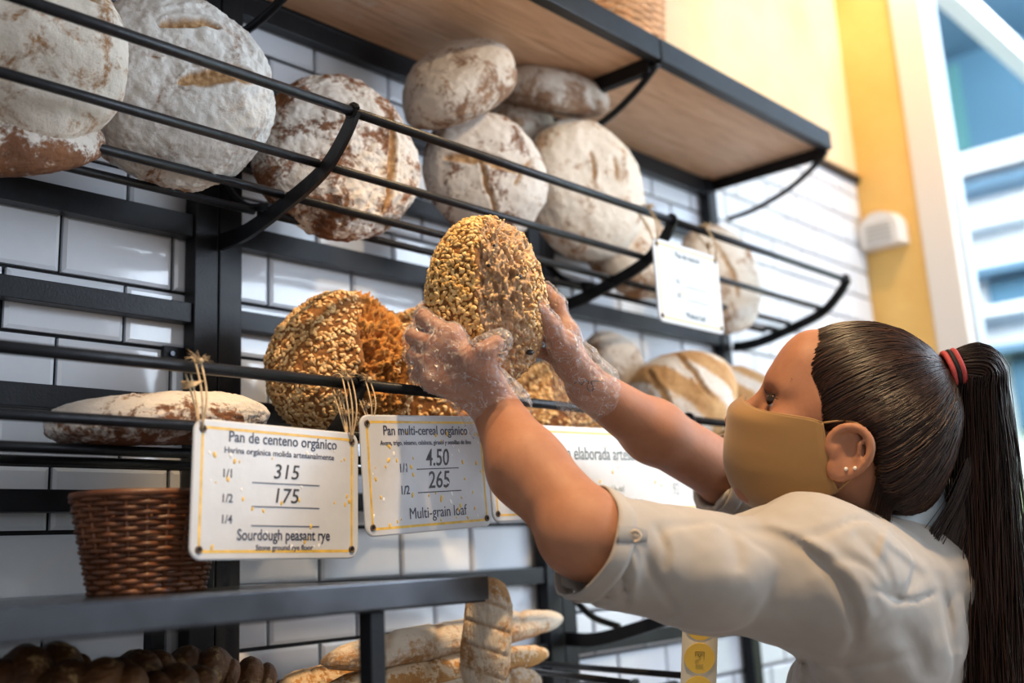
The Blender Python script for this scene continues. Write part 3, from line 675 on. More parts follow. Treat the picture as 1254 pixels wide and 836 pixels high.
def relax(me, it=2, f=.5):
    nv = len(me.vertices); co = np.empty(nv*3, np.float32); me.vertices.foreach_get('co', co); co = co.reshape(-1, 3)
    e = np.empty(len(me.edges)*2, np.int32); me.edges.foreach_get('vertices', e); e = e.reshape(-1, 2); c = np.bincount(e.ravel(), minlength=nv)[:, None]+1e-9
    for _ in range(it):
        for w in (f, -f*1.02):
            a = np.stack([np.bincount(e[:, 0], co[e[:, 1], k], nv)+np.bincount(e[:, 1], co[e[:, 0], k], nv) for k in range(3)], 1)/c; co = co+(a-co)*w
    me.vertices.foreach_set('co', co.astype(np.float32).ravel()); me.update(); return me

# ------------------------------------------------------------------ the woman
P_ = lambda x, y, d: at(x, y, d=d)
HO = P_(1024, 546, 1.245)                                   # middle of the head between the ears
HF = nrm(*(-.927*RT+.375*UP+.27*FW)); HR = np.cross(HF, .375*RT+.927*UP); HR /= np.linalg.norm(HR); HU = np.cross(HR, HF)   # forward, right, up
HA = np.array([HR, HF, HU])
def H(x, y, z): return HO+HR*x+HF*y+HU*z
sk, nt, b = new_mat('skin'); M_skin = sk
b.inputs['Roughness'].default_value = .58; b.inputs['Specular IOR Level'].default_value = .35; b.inputs['Subsurface Weight'].default_value = .12; b.inputs['Subsurface Radius'].default_value = (.012, .004, .002); b.inputs['Subsurface Scale'].default_value = .5
L(nt, ramp(nt, tex(nt, 30, 5, .6).outputs[0], [(.3, (.34, .145, .078)), (.7, (.43, .20, .112))]), b.inputs['Base Color']); bump(nt, b, tex(nt, 260, 5, .6).outputs[0], .12, .001)
woman = empty('person', (.62, -.80, 0), 'woman in a tan face mask and pale rolled-sleeve shirt lifting a loaf with gloved hands', 'person')
# joints
LW, LM, LE, LS = P_(607, 500, 1.172), P_(645, 572, 1.115), P_(717, 650, 1.055), P_(1000, 702, 1.14)
RW, RM, RE, RS = P_(720, 474, 1.285), P_(800, 528, 1.36), P_(893, 583, 1.44), P_(1052, 672, 1.40)
NB = P_(1092, 668, 1.275)
HIP = P_(1035, 1000, 1.30); HIP = np.array([HIP[0], HIP[1], .98])
lat = nrm(*(RS-LS))
# hands: (mcp, pip, dip, tip) chains
LH = dict(index=[P_(553, 413, 1.165), P_(519, 389, 1.205), P_(521, 381, 1.245), P_(537, 377, 1.275)],
          middle=[P_(540, 428, 1.165), P_(507, 412, 1.205), P_(512, 405, 1.250), P_(532, 400, 1.285)],
          ring=[P_(532, 446, 1.165), P_(507, 436, 1.200), P_(514, 430, 1.240), P_(534, 428, 1.270)],
          pinky=[P_(532, 465, 1.160), P_(513, 458, 1.190), P_(520, 455, 1.225), P_(536, 452, 1.245)],
          thumb=[P_(600, 476, 1.155), P_(588, 446, 1.138), P_(594, 430, 1.130), P_(607, 420, 1.133)])
RH = dict(index=[P_(694, 408, 1.275), P_(682, 372, 1.285), P_(668, 357, 1.288), P_(650, 352, 1.286)],
          middle=[P_(692, 420, 1.295), P_(676, 392, 1.308), P_(655, 380, 1.302), P_(636, 378, 1.292)],
          ring=[P_(692, 434, 1.308), P_(674, 412, 1.318), P_(652, 405, 1.308), P_(634, 404, 1.296)],
          pinky=[P_(694, 450, 1.312), P_(676, 436, 1.318), P_(656, 430, 1.305), P_(642, 430, 1.292)],
          thumb=[P_(706, 452, 1.262), P_(690, 422, 1.235), P_(673, 398, 1.215), P_(659, 377, 1.203)])
FR = dict(index=(.0100, .0088, .0080, .0068), middle=(.0102, .0090, .0081, .0069), ring=(.0098, .0085, .0077, .0066), pinky=(.0088, .0076, .0068, .0058), thumb=(.0135, .0115, .0102, .0088))
def hand(f, Hd, Wr, grow=0, k=.006):
    for n_, c in Hd.items():
        R = [r+grow for r in FR[n_]]; f.chain(c, R, k)
        if n_ != 'thumb':
            base = Wr+(c[0]-Wr)*.12; f.cap(base, c[0], .0150+grow, .0118+grow, .012)
    m = (Hd['index'][0]+Hd['middle'][0])/2; f.cap(Wr, Hd['thumb'][0], .018+grow, .0155+grow, .014)
    f.cap(Hd['thumb'][0], Hd['thumb'][1], .0160+grow, .0125+grow, .012)
    f.cap(Hd['thumb'][1], m, .0070+grow, .0075+grow, .016)      # web
    f.cap(Hd['index'][0], Hd['pinky'][0], .0112+grow, .0100+grow, .010)
def head(f, grow=0):
    g = grow
    f.ell(H(0, -.012, .052), (.074+g, .100+g, .092+g), HA, .02)                # cranium
    f.ell(H(0, .042, .010), (.062+g, .052+g, .070+g), HA, .03)                 # mid face
    f.ell(H(0, .045, -.045), (.050+g, .046+g, .048+g), HA, .03)                # jaw
    f.ell(H(0, .072, -.076), (.021+g, .017+g, .017+g), HA, .025)               # chin
    for s in (-1, 1):
        f.cap(H(s*.058, -.002, -.030), H(s*.022, .072, -.082), .013+g, .013+g, .025)   # jaw line
        f.ell(H(s*.046, .062, -.008), (.022+g, .020+g, .018+g), HA, .022)      # cheek bone
        f.cap(H(s*.012, .089, .043), H(s*.046, .070, .040), .0085+g, .0075+g, .014)     # brow ridge
    f.ell(H(0, .070, .070), (.050+g, .024+g, .040+g), HA, .03)                 # forehead
    if grow == 0:
        for s in (-1, 1):
            f.ell(H(s*.033, .094, .018), (.018, .014, .013), HA, .012, 's')    # sockets
            f.ell(H(s*.032, .0765, .0185), (.0132, .0132, .0126), HA, .003); f.ell(H(s*.033, .0900, .0175), (.0112, .0110, .0032), HA, .001, 's')
            f.cap(H(s*.019, .0885, .0225), H(s*.046, .077, .021), .0024, .0022, .004)   # upper lid
            f.cap(H(s*.020, .0870, .0115), H(s*.045, .076, .0120), .0022, .0020, .004)
        f.cap(H(0, .091, .032), H(0, .108, -.002), .0075, .0085, .010)         # nose bridge
        f.cap(H(0, .108, -.002), H(0, .117, -.018), .0085, .0105, .008)
        for s in (-1, 1): f.ell(H(s*.0125, .107, -.021), (.007, .010, .008), HA, .006)
        f.cap(H(-.018, .096, -.046), H(.018, .096, -.046), .006, .006, .008); f.cap(H(-.016, .094, -.055), H(.016, .094, -.055), .0065, .0065, .006)
def ear(f, s):
    Q = [(.004, .020, -.008), (.006, .022, .010), (.010, .012, .026), (.014, -.006, .031), (.016, -.022, .022), (.015, -.028, .004), (.010, -.022, -.016), (.006, -.008, -.030), (.004, .004, -.032), (.003, .010, -.020)]
    pts = [H(s*(.072+a), b_*.86-.006, c*.9-.001) for a, b_, c in Q]; f.chain(list(curve_pts(pts, 26)), [.0040]*26, .0035)
    f.ell(H(s*.078, -.009, -.001), (.0045, .018, .025), HA, .005)
    f.ell(H(s*.077, -.008, -.022), (.005, .011, .010), HA, .005)
    f.ell(H(s*.086, -.010, .001), (.007, .010, .014), HA, .004, 's')
    f.cap(H(s*.082, -.022, -.006), H(s*.086, -.016, .014), .0028, .0028, .004)
    f.cap(H(s*.079, .006, -.004), H(s*.079, .004, -.010), .0045, .004, .003)
lo = np.array([-.02, -1.12, .95]); hi = np.array([1.10, -.30, 1.80])
pts_all = np.array([LW, LE, LS, RW, RE, RS, HO, HIP]+[p for c in list(LH.values())+list(RH.values()) for p in c])
lo = pts_all.min(0)-.16; hi = pts_all.max(0)+.17; lo[2] = .93
hb = .0027
f = Field(lo, hi, hb)
head(f)
f.cap(H(0, -.030, -.030), NB, .052, .050, .03); f.cap(H(0, .02, -.055), P_(1050, 672, 1.27), .030, .035, .03)
f.cap(NB-np.array([0, 0, .10]), HIP+np.array([0, 0, 0]), .075, .115, .05); f.cap(NB-np.array([0, 0, .05]), RS-np.array([0, 0, .03]), .045, .045, .05); f.cap(NB-np.array([0, 0, .05]), LS-np.array([0, 0, .02]), .045, .045, .05)
f.cap(LS-np.array([0, 0, .015]), LE-np.array([0, 0, .004]), .045, .039, .03); f.chain([LE, LM, LW], [.0390, .0385, .0262], .02)
f.cap(P_(722, 658, 1.05), P_(704, 655, 1.05), .035, .032, .02)
f.cap(RS, RE, .043, .038, .03); f.chain([RE, RM, RW], [.0400, .0375, .0255], .02)
hand(f, LH, LW); hand(f, RH, RW)
ear(f, -1); ear(f, 1)
body = relax(f.mesh('body'), 2); link('body', body, M_skin, woman); bo = bpy.data.objects['body']
del f
# eyes, brow
M_eye = simple('eye_white', (.42, .38, .36), .15); M_iris = simple('dark_iris', (.03, .018, .01), .1); M_hairline = simple('brow_hair', (.035, .016, .01), .6)
D4, F4 = ico(4)
for s in (-1, 1):
    c = H(s*.032, .0766, .0185); V = c+D4*.0122; e = link('eyeball', fast_mesh('eyeball', V, F4), M_eye, woman)
    dirv = nrm(*(HF*.86+HU*.34+HR*s*.36)); V = c+dirv*.0088+D4*.0076; link('iris', fast_mesh('iris', V, F4), M_iris, e)
    g = MB()
    for k in range(26):
        t = k/25; p = H(s*(.020+.027*t), .0905-.014*t*t-.001, .0235-.001*t); g.tube([p, p+HF*.006+HU*.003+HR*s*.002*t, p+HF*.009+HU*.007+HR*s*.003*t], [.0003, .00025, .0001], 3)
    g.build('eyelashes', M_hairline, woman)
    g = MB()
    for k in range(90):
        t = random.random(); p = H(s*(.012+.042*t), .0975-.004*t-.018*t*t, .0455+.008*math.sin(t*2.6)+random.uniform(-.0022, .0022)); q = p-HF*.001+HR*s*.006-HF*.003*t+HU*.0015*(1-1.6*t)
        g.tube([p, (p+q)/2+HF*.0006, q], [.0003, .0003, .0001], 3)
    g.build('eyebrow', M_hairline, woman)
from mathutils.bvhtree import BVHTree
def bvh(o):
    me = o.data; return BVHTree.FromPolygons([v.co[:] for v in me.vertices], [p.vertices[:] for p in me.polygons])
def on(tree, x, y, off=0.):
    d = Vector(at(x, y, d=1)-CAM).normalized(); h = tree.ray_cast(Vector(CAM), d)
    return np.array(h[0]-d*off) if h[0] is not None else None
BT = bvh(bo)
def pix(P): r = P-CAM; w = r@FW; return PX+F*(r@RT)/w, PY-F*(r@UP)/w, w
M_pearl = simple('pearl_stud', (.9, .86, .80), .12, .2)
for px, py in ((1036, 574), (1047, 573), (1073, 543)):
    c = on(BT, px, py, .0008)
    if c is not None: link('earring', fast_mesh('earring', c+ico(3)[0]*.0021, ico(3)[1]), M_pearl, woman)
M_ink = simple('tattoo_ink', (.05, .03, .035), .6)
tp = [(703, 470), (708, 466), (712, 471), (716, 466), (721, 467), (719, 474), (723, 479), (727, 475), (724, 467), (731, 466), (737, 467)]
tp = [on(BT, x, y, .0002) for x, y in curve_pts(tp, 50)]; tp = [p for p in tp if p is not None]
MB().tube(tp, .0006, 5).build('tattoo', M_ink, woman, True)
# --- mask
m, nt, b = new_mat('tan_mask_cloth'); M_mask = m; b.inputs['Base Color'].default_value = (.31, .165, .050, 1); b.inputs['Roughness'].default_value = .7; b.inputs['Sheen Weight'].default_value = .3
bump(nt, b, tex(nt, 900, 2).outputs[0], .15, .0005)
Cc = curve_pts([(.1165, .0150), (.1275, -.004), (.1225, -.026), (.116, -.050), (.105, -.074), (.084, -.094), (.048, -.103), (.016, -.090)], 40)
Ec = curve_pts([(.027, .018), (.019, .004), (.010, -.010), (.004, -.020), (-.001, -.030), (-.008, -.038), (-.012, -.042), (-.014, -.046)], 40)
V = []; nS = 61
for i in range(40):
    t = i/39
    for j in range(nS):
        s_ = -1+2*j/(nS-1); th = abs(s_)*math.pi/2; cx, sx = math.cos(th), math.sin(th); k = cx**.80
        y = Ec[i][0]+(Cc[i][0]-Ec[i][0])*k; z = Ec[i][1]+(Cc[i][1]-Ec[i][1])*(k**1.15)
        z -= .0105*math.sin(math.pi*min(1, th/1.5))*(1-t)**3
        wx = (.0785-.012*t*t)*(sx**.92 if sx > 0 else 0)
        y += .0035*math.exp(-((abs(s_)-.16)/.10)**2)*(1-t)*0
        V.append(H(math.copysign(wx, s_), y, z+.0006*math.sin(t*40)*sx*cx))
V = np.array(V); Q = [(i*nS+j, i*nS+j+1, (i+1)*nS+j+1, (i+1)*nS+j) for i in range(39) for j in range(nS-1)]
mo = link('face_mask', fast_mesh('face_mask', V, np.array(Q)), M_mask, woman)
sm = mo.modifiers.new('thick', 'SOLIDIFY'); sm.thickness = .0022; sm.offset = 0
Vg = V.reshape(40, nS, 3)
for row in (0, 39): MB().tube(Vg[row], .0013, 6).build('hem', M_mask, mo, True)
for col in (0, nS-1): MB().tube(Vg[:, col], .0015, 6).build('hem', M_mask, mo, True)
MB().tube(Vg[:, nS//2], .0009, 6).build('seam', M_mask, mo, True)
for s in (-1, 1):
    c0 = 0 if s < 0 else nS-1
    MB().tube(curve_pts([Vg[0, c0], H(s*.0785, .004, .030), H(s*.082, -.016, .028), H(s*.079, -.030, .002), H(s*.074, -.022, -.026), Vg[39, c0]], 24), .0012, 6).build('ear_loop', M_mask, mo, True)
# --- gloves
m, nt, b = new_mat('clear_glove'); M_glove = m
o_ = nt.nodes['Material Output']; tr = nt.nodes.new('ShaderNodeBsdfTransparent'); mx = nt.nodes.new('ShaderNodeMixShader'); lw = nt.nodes.new('ShaderNodeLayerWeight'); lw.inputs[0].default_value = .35
tr.inputs[0].default_value = (.97, .97, .98, 1); b.inputs['Base Color'].default_value = (.92, .92, .95, 1); b.inputs['Roughness'].default_value = .14; b.inputs['Specular IOR Level'].default_value = 1.0
vn = tex(nt, 55, 3, .5, 1.5); rd = ramp(nt, vn.outputs[0], [(.40, (0, 0, 0)), (.485, (0, 0, 0)), (.50, (1, 1, 1)), (.515, (0, 0, 0))])  # thin noise lines made whiter: highlight streaks put into the film colour
fac = math_(nt, 'ADD', math_(nt, 'MULTIPLY', lw.outputs[1], .22), math_(nt, 'MULTIPLY', rd, .45), True); fac = math_(nt, 'ADD', fac, .09, True)
L(nt, fac, mx.inputs[0]); L(nt, tr.outputs[0], mx.inputs[1]); L(nt, b.outputs[0], mx.inputs[2]); L(nt, mx.outputs[0], o_.inputs[0])
vb = nt.nodes.new('ShaderNodeTexVoronoi'); vb.feature = 'DISTANCE_TO_EDGE'; vb.inputs['Scale'].default_value = 75; tc = nt.nodes.new('ShaderNodeTexCoord'); nz = tex(nt, 40, 2)
ad = nt.nodes.new('ShaderNodeVectorMath'); ad.operation = 'MULTIPLY_ADD'; ad.inputs[1].default_value = (.02, .02, .02); L(nt, nz.outputs[1], ad.inputs[0]); L(nt, tc.outputs['Object'], ad.inputs[2]); L(nt, ad.outputs[0], vb.inputs['Vector'])
bump(nt, b, vb.outputs[0], .9, .012)
def glove(Hd, Wr, Mid, flares, name, sd):
    P = np.array([p for c in Hd.values() for p in c]+[Wr, Mid]); g = Field(P.min(0)-.05, P.max(0)+.05, .0021)
    hand(g, Hd, Wr, .0013, .010); ax = nrm(*(Mid-Wr)); end = Wr+ax*.022; g.cap(Wr, end+ax*.02, .0295, .036, .02)
    g.cap((Wr+Hd['middle'][0])/2, Wr, .026, .0295, .02)
    for p, q, r in flares: g.cap(p, q, r, r*.7, .02)
    def disp(Q):
        n1 = fbm(Q*70, 3, sd); rid = 1-np.abs(noise(Q*95+sd, sd+4)); return -.0010*n1-.0035*np.clip(rid-.86, 0, 1)/.14*.6
    me = g.mesh(name, disp, .006); nv = len(me.vertices); co = np.empty(nv*3, np.float32); me.vertices.foreach_get('co', co); co = co.reshape(-1, 3)
    t = (co-end)@ax+.004*noise(co*60, sd); bm = bmesh.new(); bm.from_mesh(me); bm.verts.ensure_lookup_table()
    bmesh.ops.delete(bm, geom=[bm.verts[i] for i in np.where(t > 0)[0]], context='VERTS'); bm.to_mesh(me); bm.free(); relax(me, 1)
    me.polygons.foreach_set('use_smooth', [True]*len(me.polygons)); return link(name, me, M_glove, woman)
glove(LH, LW, LM, [(P_(600, 500, 1.17), P_(634, 494, 1.195), .020), (LH['thumb'][2], P_(616, 417, 1.13), .0125)], 'glove', 3)
glove(RH, RW, RM, [(P_(712, 468, 1.285), P_(712, 512, 1.30), .018), (P_(705, 470, 1.29), P_(690, 486, 1.30), .012)], 'glove', 8)
# --- shirt
m, nt, b = new_mat('pale_chambray'); M_shirt = m; b.inputs['Roughness'].default_value = .82; b.inputs['Sheen Weight'].default_value = .25
L(nt, ramp(nt, tex(nt, 9, 6, .6).outputs[0], [(.3, (.34, .305, .27)), (.7, (.41, .37, .33))]), b.inputs['Base Color']); bump(nt, b, tex(nt, 1100, 2, .5).outputs[0], .25, .0006)
SA, SM_, SS = P_(712, 667, 1.052), P_(860, 700, 1.095), P_(1000, 706, 1.145)
g = Field(lo-.02, hi+.02, .0032)
g.cap(NB-lat*.0+np.array([0, 0, -.045]), HIP+np.array([0, 0, .05]), .088, .122, .05, sq=(lat, 1.28))
g.cap(NB+np.array([0, 0, -.02]), SS*.65+NB*.35, .060, .062, .05); g.cap(NB+lat*.03+np.array([0, 0, -.02]), RS, .060, .062, .05)
g.chain([SA, SM_, SS], [.0555, .0555, .072], .03); g.ell(P_(975, 672, 1.15), (.050, .050, .047), None, .035)
g.cap(NB-np.array([0, 0, .03]), NB+np.array([0, 0, .0]), .078, .070, .04); g.cap(SS, P_(1060, 770, 1.20), .07, .085, .05)
RA = P_(862, 574, 1.425); g.chain([RA, P_(930, 600, 1.45), RS], [.053, .056, .064], .03)
FOLDS = [  # (polyline in the photograph, half width px, depth m): creases pressed into the cloth
 ([(905, 648), (955, 655), (1005, 690), (1040, 740), (1048, 785), (1030, 812)], 7, .0055),
 ([(935, 640), (1000, 668), (1050, 712), (1066, 760)], 9, -.005),
 ([(760, 690), (764, 715), (768, 745)], 3.5, .0042), ([(772, 670), (778, 700), (775, 740)], 6, -.004), ([(790, 668), (800, 705), (830, 750)], 6, .004), ([(745, 680), (740, 712), (748, 738)], 6, .003),
 ([(800, 640), (815, 670), (812, 700)], 5, .0035), ([(880, 645), (900, 665), (905, 700)], 9, .003), ([(1045, 650), (1080, 690), (1100, 740)], 8, .004), ([(1060, 640), (1100, 670), (1135, 700)], 7, -.004),
 ([(1066, 720), (1110, 735), (1150, 725)], 3, .0035), ([(1075, 690), (1090, 640)], 5, -.003), ([(890, 780), (960, 800), (1040, 815), (1120, 800)], 7, .005), ([(985, 800), (990, 830), (985, 870)], 7, .005), ([(920, 790), (925, 860)], 9, .004), ([(1030, 815), (1060, 850)], 8, .004),
 ([(905, 548), (915, 590), (935, 625)], 4, .004), ([(925, 560), (935, 600), (955, 628)], 4, .004), ([(890, 545), (893, 590), (905, 632)], 4, .003), ([(945, 575), (960, 610), (980, 625)], 5, .004), ([(1150, 700), (1160, 750), (1170, 800)], 7, .004), ([(1100, 760), (1125, 800), (1135, 836)], 12, .004)]
def shirt_disp(P):
    x, y, w = pix(P); near = w < 1.36; r = np.zeros(len(P))
    for k, (pl_, hw, dp) in enumerate(FOLDS):
        pl2 = curve_pts(pl_, 4*len(pl_)); x0, y0 = pl2.min(0)-3*hw; x1, y1 = pl2.max(0)+3*hw
        far_ok = max(p[0] for p in pl_) < 985 and pl_[0][1] < 600
        m_ = (x > x0) & (x < x1) & (y > y0) & (y < y1) & ((near & (not far_ok)) | (far_ok & (w > 1.33)))
        I = np.where(m_)[0]
        if len(I) == 0: continue
        best = np.full(len(I), 1e9); tb = np.zeros(len(I))
        for a in range(len(pl2)-1):
            d = pl2[a+1]-pl2[a]; t = np.clip(((x[I]-pl2[a][0])*d[0]+(y[I]-pl2[a][1])*d[1])/(d@d+1e-9), 0, 1); dd = np.hypot(x[I]-pl2[a][0]-t*d[0], y[I]-pl2[a][1]-t*d[1])
            q = dd < best; best[q] = dd[q]; tb[q] = (a+t[q])/(len(pl2)-1)
        r[I] += dp*np.exp(-(best/hw)**2)*np.sqrt(np.clip(4*tb*(1-tb), 0, 1))
    return r+.0020*fbm(P*22, 3, 5)+.0026*noise(P*np.array([9, 9, 16]), 8)+.0030*np.clip(1-np.abs(noise(P@np.array([[14, 3, -6], [5, 16, 2], [9, 4, 12]]), 21))-.78, 0, 1)/.22
# openings
axL = nrm(*(SA-SM_)); axR = nrm(*(RA-P_(930, 600, 1.45)))
cl = P_(720, 668, 1.055); nl = nrm(*(axL*.97+UP*.18)); cr_ = P_(874, 580, 1.43); nr_ = nrm(*(axR*.95+RT*-.2))
def clip_near(F_, c, n_, R):
    F_.put(c-R, c+R, lambda x, y, z: np.where((x-c[0])**2+(y-c[1])**2+(z-c[2])**2 < R*R, (x-c[0])*n_[0]+(y-c[1])*n_[1]+(z-c[2])*n_[2], -1), 0, 'i')
clip_near(g, cl, nl, .085); clip_near(g, cr_, nr_, .08)
g.cap(SA, SA+(SM_-SA)*.10, .052, .046, .004, 's'); g.cap(RA, RA+(P_(930, 600, 1.45)-RA)*.3, .048, .046, .004, 's')
g.cap(NB+(HO-NB)*.12, HO, .060, .058, .01, 's')
shirt = relax(g.mesh('shirt', shirt_disp, .014), 1); so = link('shirt', shirt, M_shirt, woman); del g
ST = bvh(so)
# cuff band, tab and button: raised cloth on the rolled sleeve
def band(c, ax, r, w, th, name, par, wob=.0015, seg=64, sd=1):
    e1, e2, _ = frame(ax, np.array([0, 0, 1.])); mbb = []; prof = [(-w/2, 0), (-w/2, th), (-w/4, th*1.25), (w/4, th*1.25), (w/2, th), (w/2, 0)]
    for i in range(seg):
        a = 2*math.pi*i/seg; rr = r+wob*math.sin(a*3+sd)+wob*.6*math.sin(a*7+sd*2)
        for u, h_ in prof: mbb.append(c+ax*(u+wob*math.sin(a*2+sd))+(e1*math.cos(a)+e2*math.sin(a))*(rr+h_))
    n = len(prof); fs = [(i*n+k, ((i+1) % seg)*n+k, ((i+1) % seg)*n+(k+1) % n, i*n+(k+1) % n) for i in range(seg) for k in range(n)]
    return link(name, fast_mesh(name, np.array(mbb), np.array(fs)), M_shirt, par)
band(P_(727, 668, 1.056), nl, .0548, .020, .0018, 'cuff', so)
band(cr_-nr_*.012, nr_, .0535, .020, .0018, 'cuff', so, sd=3)
TREES = [ST]+[bvh(o) for o in bpy.data.objects if o.name.startswith('cuff') and o.name != 'cuff_tab']
def on_any(x, y, off):
    q = [on(t_, x, y, off) for t_ in TREES]; q = [p for p in q if p is not None]
    return min(q, key=lambda p: np.linalg.norm(p-CAM)) if q else None
def patch(tree, pl_, w, off, name, mat, par, n=40, th=.0016):
    P = curve_pts(pl_, n); V = []; 
    for i in range(n):
        d = P[min(i+1, n-1)]-P[max(i-1, 0)]; d = d/np.hypot(*d); nn = np.array([-d[1], d[0]])
        ww = w if np.isscalar(w) else np.interp(i/(n-1), np.linspace(0, 1, len(w)), w)
        for k in (-1, -.8, 0, .8, 1):
            q = on_any(*(P[i]+nn*ww*k), off if abs(k) < 1 else -.0005)
            if q is None: q = V[-1] if V else at(*P[i], d=1.1)
            V.append(q)
    Fq = [(i*5+k, i*5+k+1, (i+1)*5+k+1, (i+1)*5+k) for i in range(n-1) for k in range(4)]
    return link(name, fast_mesh(name, np.array(V), np.array(Fq)), mat, par)
M_tab = simple('grey_chambray_tab', (.27, .26, .25), .85, 0, .3, 900, .15, 60)
patch(ST, [(706, 651), (740, 653), (770, 654), (793, 656)], [10, 10.5, 11.5, 8], .0018, 'cuff_tab', M_tab, so)
M_but = simple('horn_button', (.62, .50, .38), .3)
q = on_any(778, 656, .0035)
if q is not None:
    mbn = MB(); vd = nrm(*(CAM-q)); e1, e2, _ = frame(vd, UP)
    ring = [q+(e1*math.cos(a)+e2*math.sin(a))*.0050 for a in np.linspace(0, 2*math.pi, 25)[:-1]]; mbn.tube(ring, .0013, 6, closed=True); mbn.tube([q-vd*.001, q+vd*.0005], .0048, 20); bt_ = mbn.build('button', M_but, so, True)
    m2_ = MB()
    for a in range(4):
        an = math.pi/4+a*math.pi/2; c = q+(e1*math.cos(an)+e2*math.sin(an))*.0016; m2_.tube([c, c+vd*.0009], .0005, 6)
    m2_.build('thread', M_ink, bt_)
# collar
M_col = simple('light_blue_chambray', (.52, .60, .66), .85, 0, .25, 900, .08, 30)
cax = nrm(*(HO-NB+np.array([0, 0, .06]))); cc = NB+(HO-NB)*.24; e1, e2, _ = frame(cax, HF); seg = 72; V = []
e1, e2 = e1, e2
for i in range(seg+1):
    a = -math.pi*.93+2*math.pi*.93*i/seg+math.pi; fr = math.cos(a)   # open at the throat
    drop = .030+.010*(abs(a-math.pi)/math.pi)**2
    for rr, hh in ((.062, -.010), (.0615, .012), (.063, .026), (.067, .030), (.073, .022), (.083+.004*math.sin(a*2), .024-drop)):
        V.append(cc+(e1*math.cos(a)*1.05+e2*math.sin(a))*rr+cax*(hh+.006*(-fr)))
Fq = [(i*6+k, i*6+k+1, (i+1)*6+k+1, (i+1)*6+k) for i in range(seg) for k in range(5)]
co_ = link('collar', fast_mesh('collar', np.array(V), np.array(Fq)), M_col, so); sm = co_.modifiers.new('thick', 'SOLIDIFY'); sm.thickness = .0022
# --- hair
m, nt, b = new_mat('dark_brown_hair'); M_hair = m; b.inputs['Roughness'].default_value = .36; b.inputs['Specular IOR Level'].default_value = .42
L(nt, ramp(nt, attr(nt, 'tone'), [(0, (.010, .004, .002)), (.6, (.032, .012, .006)), (1, (.10, .040, .017))]), b.inputs['Base Color'])
hc = np.array([0, -.012, .046])
ZL = np.array([(-.14, -.05), (-.115, -.050), (-.085, -.052), (-.066, -.044), (-.050, -.022), (-.036, .004), (-.022, .022), (.0, .022), (.014, .010), (.024, .006), (.036, .028), (.044, .044), (.064, .058), (.084, .074), (.104, .088), (.13, .10)])
def zl(y): return np.interp(y, ZL[:, 0], ZL[:, 1])
def hair_r(Dv):
    r = np.linspace(.155, .02, 110); out = np.full(len(Dv), .02); done = np.zeros(len(Dv), bool)
    for q in r:
        p = hc+Dv*q; a = (p-hc)/np.array([.0825, .1085, .1045]); f1 = (np.linalg.norm(a, axis=1)-1)*.09
        c = (p-np.array([0, -.056, -.006]))/np.array([.064, .060, .060]); f2 = (np.linalg.norm(c, axis=1)-1)*.06
        k = .03; hh = np.clip(k-np.abs(f1-f2), 0, None)/k; ff = np.minimum(f1, f2)-hh*hh*k*.25; n_ = (~done) & (ff < 0); out[n_] = q; done |= n_
    return out
Dh, Fh = ico(6); rh = hair_r(Dh); Pl = hc+Dh*rh[:, None]; gg = Pl[:, 2]-zl(Pl[:, 1]); edge = np.clip(gg/.022, 0, 1)
rr = rh-.011*(1-edge)**2-.0012; Pl2 = hc+Dh*rr[:, None]; Pl2 += 0
keep = (gg[Fh] > -.002).all(1); V = HO+Pl2@HA; used = np.unique(Fh[keep]); mp = np.full(len(V), -1); mp[used] = np.arange(len(used))
me = fast_mesh('hair_cap', V[used], mp[Fh[keep]]); a_ = me.attributes.new('tone', 'FLOAT', 'POINT'); a_.data.foreach_set('value', np.full(len(used), .25, np.float32))
hair = link('hair', me, M_hair, woman)
def strands(name, paths, rad, tones, parent, n=3, taper=True):
    """paths (m, k, 3) -> one mesh of fine tubes"""
    Pm = np.asarray(paths); m_, k_, _ = Pm.shape; T = np.gradient(Pm, axis=1); T /= np.linalg.norm(T, axis=2, keepdims=True)+1e-9
    A = np.cross(T, np.array([.3, .5, .81])); A /= np.linalg.norm(A, axis=2, keepdims=True)+1e-9; B = np.cross(T, A); an = np.arange(n)*2*math.pi/n
    tp_ = np.ones(k_); tp_[-1] = .25 if taper else 1; R = np.asarray(rad)[:, None]*tp_[None]
    V = Pm[:, :, None]+R[:, :, None, None]*(np.cos(an)[None, None, :, None]*A[:, :, None]+np.sin(an)[None, None, :, None]*B[:, :, None])
    base = (np.arange(m_)[:, None, None]*k_+np.arange(k_-1)[None, :, None])*n; j = np.arange(n)[None, None]; jn = (j+1) % n
    Q = np.stack([base+j, base+n+j, base+n+jn, base+jn], -1).reshape(-1, 4); me = fast_mesh(name, V.reshape(-1, 3), Q)
    a = me.attributes.new('tone', 'FLOAT', 'POINT'); a.data.foreach_set('value', np.repeat(tones, k_*n).astype(np.float32))
    o = link(name, me, M_hair, parent); o['kind'] = 'stuff'; return o
TD = nrm(0, -.068, .082); Tr = hair_r(TD[None])[0]; Tl = hc+TD*Tr
N_ = 3600; g_ = np.random.default_rng(5); cand = g_.normal(size=(60000, 3)); cand /= np.linalg.norm(cand, axis=1)[:, None]; rc = hair_r(cand); pc = hc+cand*rc[:, None]; gc = pc[:, 2]-zl(pc[:, 1])
e_ = np.where((gc > -.001) & (gc < .012))[0][:int(N_*.62)]; i_ = np.where(gc >= .010)[0][:N_-len(e_)]; b_i = np.where((gc > -.009) & (gc <= -.001) & (pc[:, 1] > .0))[0][:170]; st = cand[np.concatenate([e_, i_[:-len(b_i)], b_i])]
k_ = 18; t = np.linspace(0, 1, k_)[None, :, None]; om = np.arccos(np.clip(st@TD, -1, 1))[:, None, None]; Dd = (np.sin((1-t)*om)*st[:, None]+np.sin(t*om)*TD)/np.sin(om+1e-6)
